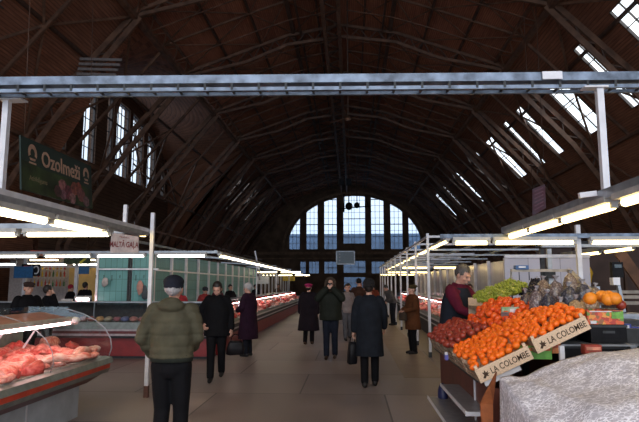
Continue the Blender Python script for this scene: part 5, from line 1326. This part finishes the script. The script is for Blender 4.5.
# brown cloth fold at the end of the table
t=MB(); q=[(484,375),(497,372.5),(494,404),(481,404),(487,423),(493,423)]
Yb=4.72
pts=[(1.125,4.74,.985),(1.235,4.66,1.0),(1.215,4.60,.80),(1.10,4.66,.79),(1.13,4.62,.3),(1.21,4.58,.3)]
A_=atY(497,372,4.6); B_=atY(480.5,404,4.6); C_=atY(493,404,4.55); D_=atY(486,480,4.6); E_=atY(494,480,4.55); F_=atY(490,385,4.72)
th=Vector((0,.03,0)); P_=[A_,F_,B_,C_,D_,E_]
m=MB().add(P_+[v+th for v in P_],[(0,1,3),(1,2,3),(2,4,5,3),(6,9,7),(7,9,8),(8,9,11,10),(0,6,7,1),(1,7,8,2),(2,8,10,4),(0,3,9,6),(3,5,11,9),(4,10,11,5)])
o=m.build('brown_cloth',M['brownc']); tag(o,'orange brown cloth hanging at the aisle end of the lace covered table','cloth')
# ------------------------------------------------------------------ lace table
t=thing('market_table','table hidden under the white lace cloth at the lower right','table',(2,3.4,0)); t['label']='low table legs and top beneath the white lace cloth'
MB().bb(1.14,3.3,2.4,4.3,.55,.60).build('tabletop',M['brown'],t)
for x in(1.18,3.25):
    for y in(2.45,4.25): MB().bb(x-.025,x+.025,y-.025,y+.025,0,.55).build('leg',M['greym'],t)
lm,nt,b=new_mat('lace_cloth'); N,L=nt.nodes,nt.links
tcn=N.new('ShaderNodeTexCoord'); mp=N.new('ShaderNodeMapping'); mp.inputs['Rotation'].default_value=(0,0,.5); mp.inputs['Scale'].default_value=(1,1.9,1); L.new(tcn.outputs['Object'],mp.inputs[0])
nn=N.new('ShaderNodeTexNoise'); nn.inputs['Scale'].default_value=40; nn.inputs['Detail'].default_value=3; L.new(mp.outputs[0],nn.inputs['Vector'])
mxv=N.new('ShaderNodeMix'); mxv.data_type='VECTOR'; mxv.inputs[0].default_value=.035; L.new(mp.outputs[0],mxv.inputs[4]); L.new(nn.outputs['Color'],mxv.inputs[5])
v=N.new('ShaderNodeTexVoronoi'); v.feature='DISTANCE_TO_EDGE'; v.inputs['Scale'].default_value=30; L.new(mxv.outputs[1],v.inputs['Vector'])
v2=N.new('ShaderNodeTexVoronoi'); v2.inputs['Scale'].default_value=95; L.new(tcn.outputs['Object'],v2.inputs['Vector'])
r1=N.new('ShaderNodeValToRGB'); r1.color_ramp.elements[0].position=.05; r1.color_ramp.elements[0].color=(1,1,1,1); r1.color_ramp.elements[1].position=.17; r1.color_ramp.elements[1].color=(0,0,0,1); L.new(v.outputs[0],r1.inputs[0])
n3=N.new('ShaderNodeTexNoise'); n3.inputs['Scale'].default_value=16; n3.inputs['Detail'].default_value=4; L.new(mp.outputs[0],n3.inputs['Vector'])
r3=N.new('ShaderNodeMapRange'); r3.inputs[1].default_value=.36; r3.inputs[2].default_value=.5; L.new(n3.outputs[0],r3.inputs[0])
mlt=N.new('ShaderNodeMath'); mlt.operation='MULTIPLY'; L.new(r1.outputs[0],mlt.inputs[0]); L.new(r3.outputs[0],mlt.inputs[1])
mxc=N.new('ShaderNodeMix'); mxc.data_type='RGBA'; L.new(mlt.outputs[0],mxc.inputs[0]); mxc.inputs[6].default_value=(.46,.435,.48,1); mxc.inputs[7].default_value=(.84,.82,.87,1)
r4=N.new('ShaderNodeMapRange'); r4.inputs[2].default_value=.55; r4.inputs[3].default_value=.85; r4.inputs[4].default_value=1.1; L.new(v2.outputs[0],r4.inputs[0])
mm=N.new('ShaderNodeMix'); mm.data_type='RGBA'; mm.blend_type='MULTIPLY'; mm.inputs[0].default_value=1; L.new(mxc.outputs[2],mm.inputs[6]); L.new(r4.outputs[0],mm.inputs[7])
L.new(mm.outputs[2],b.inputs['Base Color']); b.inputs['Roughness'].default_value=.75
bp=N.new('ShaderNodeBump'); bp.inputs['Strength'].default_value=.3; bp.inputs['Distance'].default_value=.005; L.new(mlt.outputs[0],bp.inputs['Height']); L.new(bp.outputs[0],b.inputs['Normal'])
nx,ny=70,70; vs=[]; fs=[]
def sst(a,b,x): x=max(0,min(1,(x-a)/(b-a))); return x*x*(3-2*x)
def cz(x,y):
    top=.97+.24*sst(1.05,2.0,x)+.06*sst(2.0,3.2,x)+.05*noise.noise(Vector((x*2.3,y*2.3,3)))+.022*noise.noise(Vector((x*6,y*6,8)))
    top-=.13*sst(4.2,3.45,y) ; top+=.05*math.exp(-((x-1.33-.28*(y-3.7)*-1)/.09)**2)*.6
    top-=.22*sst(3.5,2.9,y)+.15*sst(3.0,2.4,y)
    return top
xs=[1.09+ (3.35-1.09)*i/nx for i in range(nx+1)]; ys=[2.35+(4.36-2.35)*j/ny for j in range(ny+1)]
for j,y in enumerate(ys):
    for i,x in enumerate(xs): vs.append((x+.008*math.sin(y*9),y,cz(x,y)))
idx=lambda i,j:j*(nx+1)+i
for j in range(ny):
    for i in range(nx): fs.append((idx(i,j),idx(i+1,j),idx(i+1,j+1),idx(i,j+1)))
# skirt along the borders
bord=[(i,0) for i in range(nx+1)]+[(nx,j) for j in range(1,ny+1)]+[(i,ny) for i in range(nx-1,-1,-1)]+[(0,j) for j in range(ny-1,0,-1)]
cx_,cy_=2.1,3.4; prev=[idx(*q) for q in bord]
for lvl in range(1,9):
    cur=[]
    for n_,(i,j) in enumerate(bord):
        x,y,z=vs[idx(i,j)]; o=.012*lvl/8+.014*math.sin(n_*.55)*lvl/8
        ox=-1 if i==0 else 1 if i==nx else 0; oy=-1 if j==0 else 1 if j==ny else 0
        vs.append((x+ox*o,y+oy*o*(.5 if oy>0 else 1),z+(.28-z)*lvl/8)); cur.append(len(vs)-1)
    for k in range(len(bord)):
        k2=(k+1)%len(bord); fs.append((prev[k2],prev[k],cur[k],cur[k2]))
    prev=cur
o=MB().add(vs,fs,True).build('lace_tablecloth',lm); tag(o,'white patterned lace cloth draped over goods on the near table at the right','tablecloth')

# rail behind, scale, small things
t=thing('display_rail','pale bar behind the nut bags that bends down to the right','rail',(2.3,7,1.8))
q0,q1,q2,q3=atY(511,270.5,7.6),atY(569,270.5,7.6),atY(578,279,7.0),atY(600,301,5.9)
MB().beam(q0,q1,.05,.035).build('top_bar',mat('bar_beige',(.40,.34,.28),.5),t); b=MB(); b.beam(q1,q3,.05,.045); b.build('sloping_bar',M['t_bar'] if 't_bar' in M else mat('bar_beige2',(.40,.34,.28),.5),t)
for px in(519,529,547): MB().tube(atY(px,271,7.6),atY(px,271,7.6)-Vector((0,0,.12)),.006).build('hook',M['dgrey'],t)
MB().tube(q0,(q0.x,q0.y,1.42),.012).build('stay',M['greym'],t)
q=atY(518,267.5,7.6); t=thing('paper_box','small blue and white box lying on the bar behind the grapes','box',tuple(q))
MB().box(q+Vector((.04,0,.0)),(.17,.1,.055)).build('box',mat('boxblue',(.04,.11,.28),.5),t); MB().box(q+Vector((.04,-.052,.005)),(.09,.004,.02)).build('label_print',M['white'],t)
t=thing('weighing_scale','black weighing scale display on a pale pole at the right','scale',tuple(atY(616,330,6)))
a1,b1=atY(612,262,6),atY(624,277.5,6)
MB().bb(a1.x,b1.x,6,6.06,b1.z,a1.z).build('display',M['black'],t)
MB().bb(a1.x+.02,b1.x-.02,5.99,6,a1.z-.06,a1.z-.025).build('screen',mat('lcd',(.05,.07,.08),.2),t)
a1,b1=atY(613,277.5,6),atY(620.5,285,6); MB().bb(a1.x,b1.x,6,6.08,b1.z,a1.z).build('junction',M['white'],t)
MB().beam(atY(618,284,6.04),atY(624,312,6.04),.035,.03).build('pole',M['greym'],t)
a1,b1=atY(604,313,6.1),atY(640,316,6.1); MB().bb(a1.x,b1.x,5.95,6.25,b1.z,a1.z).build('weighing_plate',M['greym'],t); MB().bb(a1.x+.05,b1.x-.05,5.98,6.2,b1.z-.11,b1.z).build('body',M['greym'],t)
t=thing('display_shelf','grey metal shelf rails behind the weighing scale','shelf',(3.2,7,0))
for py,Y in((292,7.4),(297,7.2),(303,7.0)):
    a1=atY(588,py,Y); MB().bb(a1.x,a1.x+1.7,Y,Y+.05,a1.z-.02,a1.z+.02).build('rail',mat(f'rail_{py}',(.28,.24,.2),.5) ,t)
for x in(2.95,4.6): MB().bb(x,x+.05,7.0,7.4,0,1.65).build('upright',M['greym'],t)
t=thing('display_counter','dark counter body at the right edge under the weighing scale','counter',(3.4,6.2,0))
MB().bb(2.75,4.4,5.7,6.6,0,1.18).build('body',M['black'],t); MB().bb(2.72,4.4,5.66,6.64,1.18,1.21).build('top',M['greym'],t)
for i,(x0,x1,y0_,y1_,l) in enumerate(((625,632,324,337,'dark blue carton with white mark at the right edge, left one'),(632,644,327,338,'blue carton lettered P at the right edge'))):
    a1,b1=atY(x0,y0_,5.5),atY(x1,y1_,5.5); t=thing('carton',l,'carton',((a1.x+b1.x)/2,5.6,b1.z))
    MB().bb(a1.x,b1.x,5.5,5.65,b1.z,a1.z).build('box',mat(f'blue_{i}',(.03,.05,.30),.4),t)
    if i==0: MB().bb(a1.x+.01,a1.x+.035,5.494,5.5,b1.z+.03,a1.z-.01).build('white_mark',M['white'],t)
    else: text('lettering','P',.09,((a1.x+b1.x)/2-.02,5.494,(a1.z+b1.z)/2),(1,0,0),(0,0,1),M['white'],t,.001)
o=MB().bb(2.72,3.4,5.48,5.66,.0,atY(626,337,5.5).z-.002).build('display_block',M['dgrey']); tag(o,'dark block carrying the blue cartons at the right edge','stand')
# blue white box in the apple crates, blue bag under shelf
p=atY(446,357,5.95); t=thing('packet','small blue and white packet tucked at the side of the dark crates','packet',tuple(p)); MB().box(p,(.03,.10,.05)).build('box',mat('pk',(.12,.12,.4),.4),t); MB().box(p+Vector((0,0,.035)),(.028,.06,.03)).build('cap',M['white'],t)
o=MB().sphere((1.02,6.55,.44),(.06,.1,.14),10,8).build('blue_bag',mat('navy_bag',(.01,.015,.07),.5),noise_amp=.02,nscale=9); tag(o,'dark blue bag standing on the lowest shelf of the fruit stand','bag')

# ================================================================== CAMERA, WORLD
cd=bpy.data.cameras.new('camera'); co=bpy.data.objects.new('camera',cd); C.objects.link(co)
cd.sensor_width=36; cd.lens=36*FP/639; cd.clip_start=.05; cd.clip_end=400
co.matrix_world=Matrix((cR,cU,-cF)).transposed().to_4x4(); co.location=CAM
scene.camera=co
w=bpy.data.worlds.new('sky'); scene.world=w; w.use_nodes=True
N,L=w.node_tree.nodes,w.node_tree.links
bg=N['Background']; tcn=N.new('ShaderNodeTexCoord'); sx=N.new('ShaderNodeSeparateXYZ'); L.new(tcn.outputs['Generated'],sx.inputs[0])
cr=N.new('ShaderNodeValToRGB'); L.new(sx.outputs[2],cr.inputs[0])
cr.color_ramp.elements[0].position=0.0; cr.color_ramp.elements[0].color=(.52,.64,.80,1)
cr.color_ramp.elements[1].position=.35; cr.color_ramp.elements[1].color=(.98,.98,1.0,1)
ns=N.new('ShaderNodeTexNoise'); ns.inputs['Scale'].default_value=5; L.new(tcn.outputs['Generated'],ns.inputs['Vector'])
mrn=N.new('ShaderNodeMapRange'); mrn.inputs[3].default_value=.75; mrn.inputs[4].default_value=1.15; L.new(ns.outputs[0],mrn.inputs[0])
mxn=N.new('ShaderNodeMix'); mxn.data_type='RGBA'; mxn.blend_type='MULTIPLY'; mxn.inputs[0].default_value=1; L.new(cr.outputs[0],mxn.inputs[6]); L.new(mrn.outputs[0],mxn.inputs[7])
L.new(mxn.outputs[2],bg.inputs[0]); bg.inputs[1].default_value=SKY_STRENGTH
pl=bpy.data.lights.new('daylight_portal','AREA'); pl.shape='RECTANGLE'; pl.size=34; pl.size_y=17; pl.cycles.is_portal=True
po=bpy.data.objects.new('daylight_portal',pl); C.objects.link(po); po.location=(HX,Y0,8.5); po.rotation_euler=(R(90),0,0)
scene.view_settings.view_transform='Standard'; scene.view_settings.look='None'; scene.view_settings.gamma=1; scene.view_settings.use_curve_mapping=False
scene.view_settings.exposure=0.75
scene.cycles.use_denoising=True
scene.cycles.max_bounces=6; scene.cycles.transparent_max_bounces=12; scene.cycles.sample_clamp_indirect=4
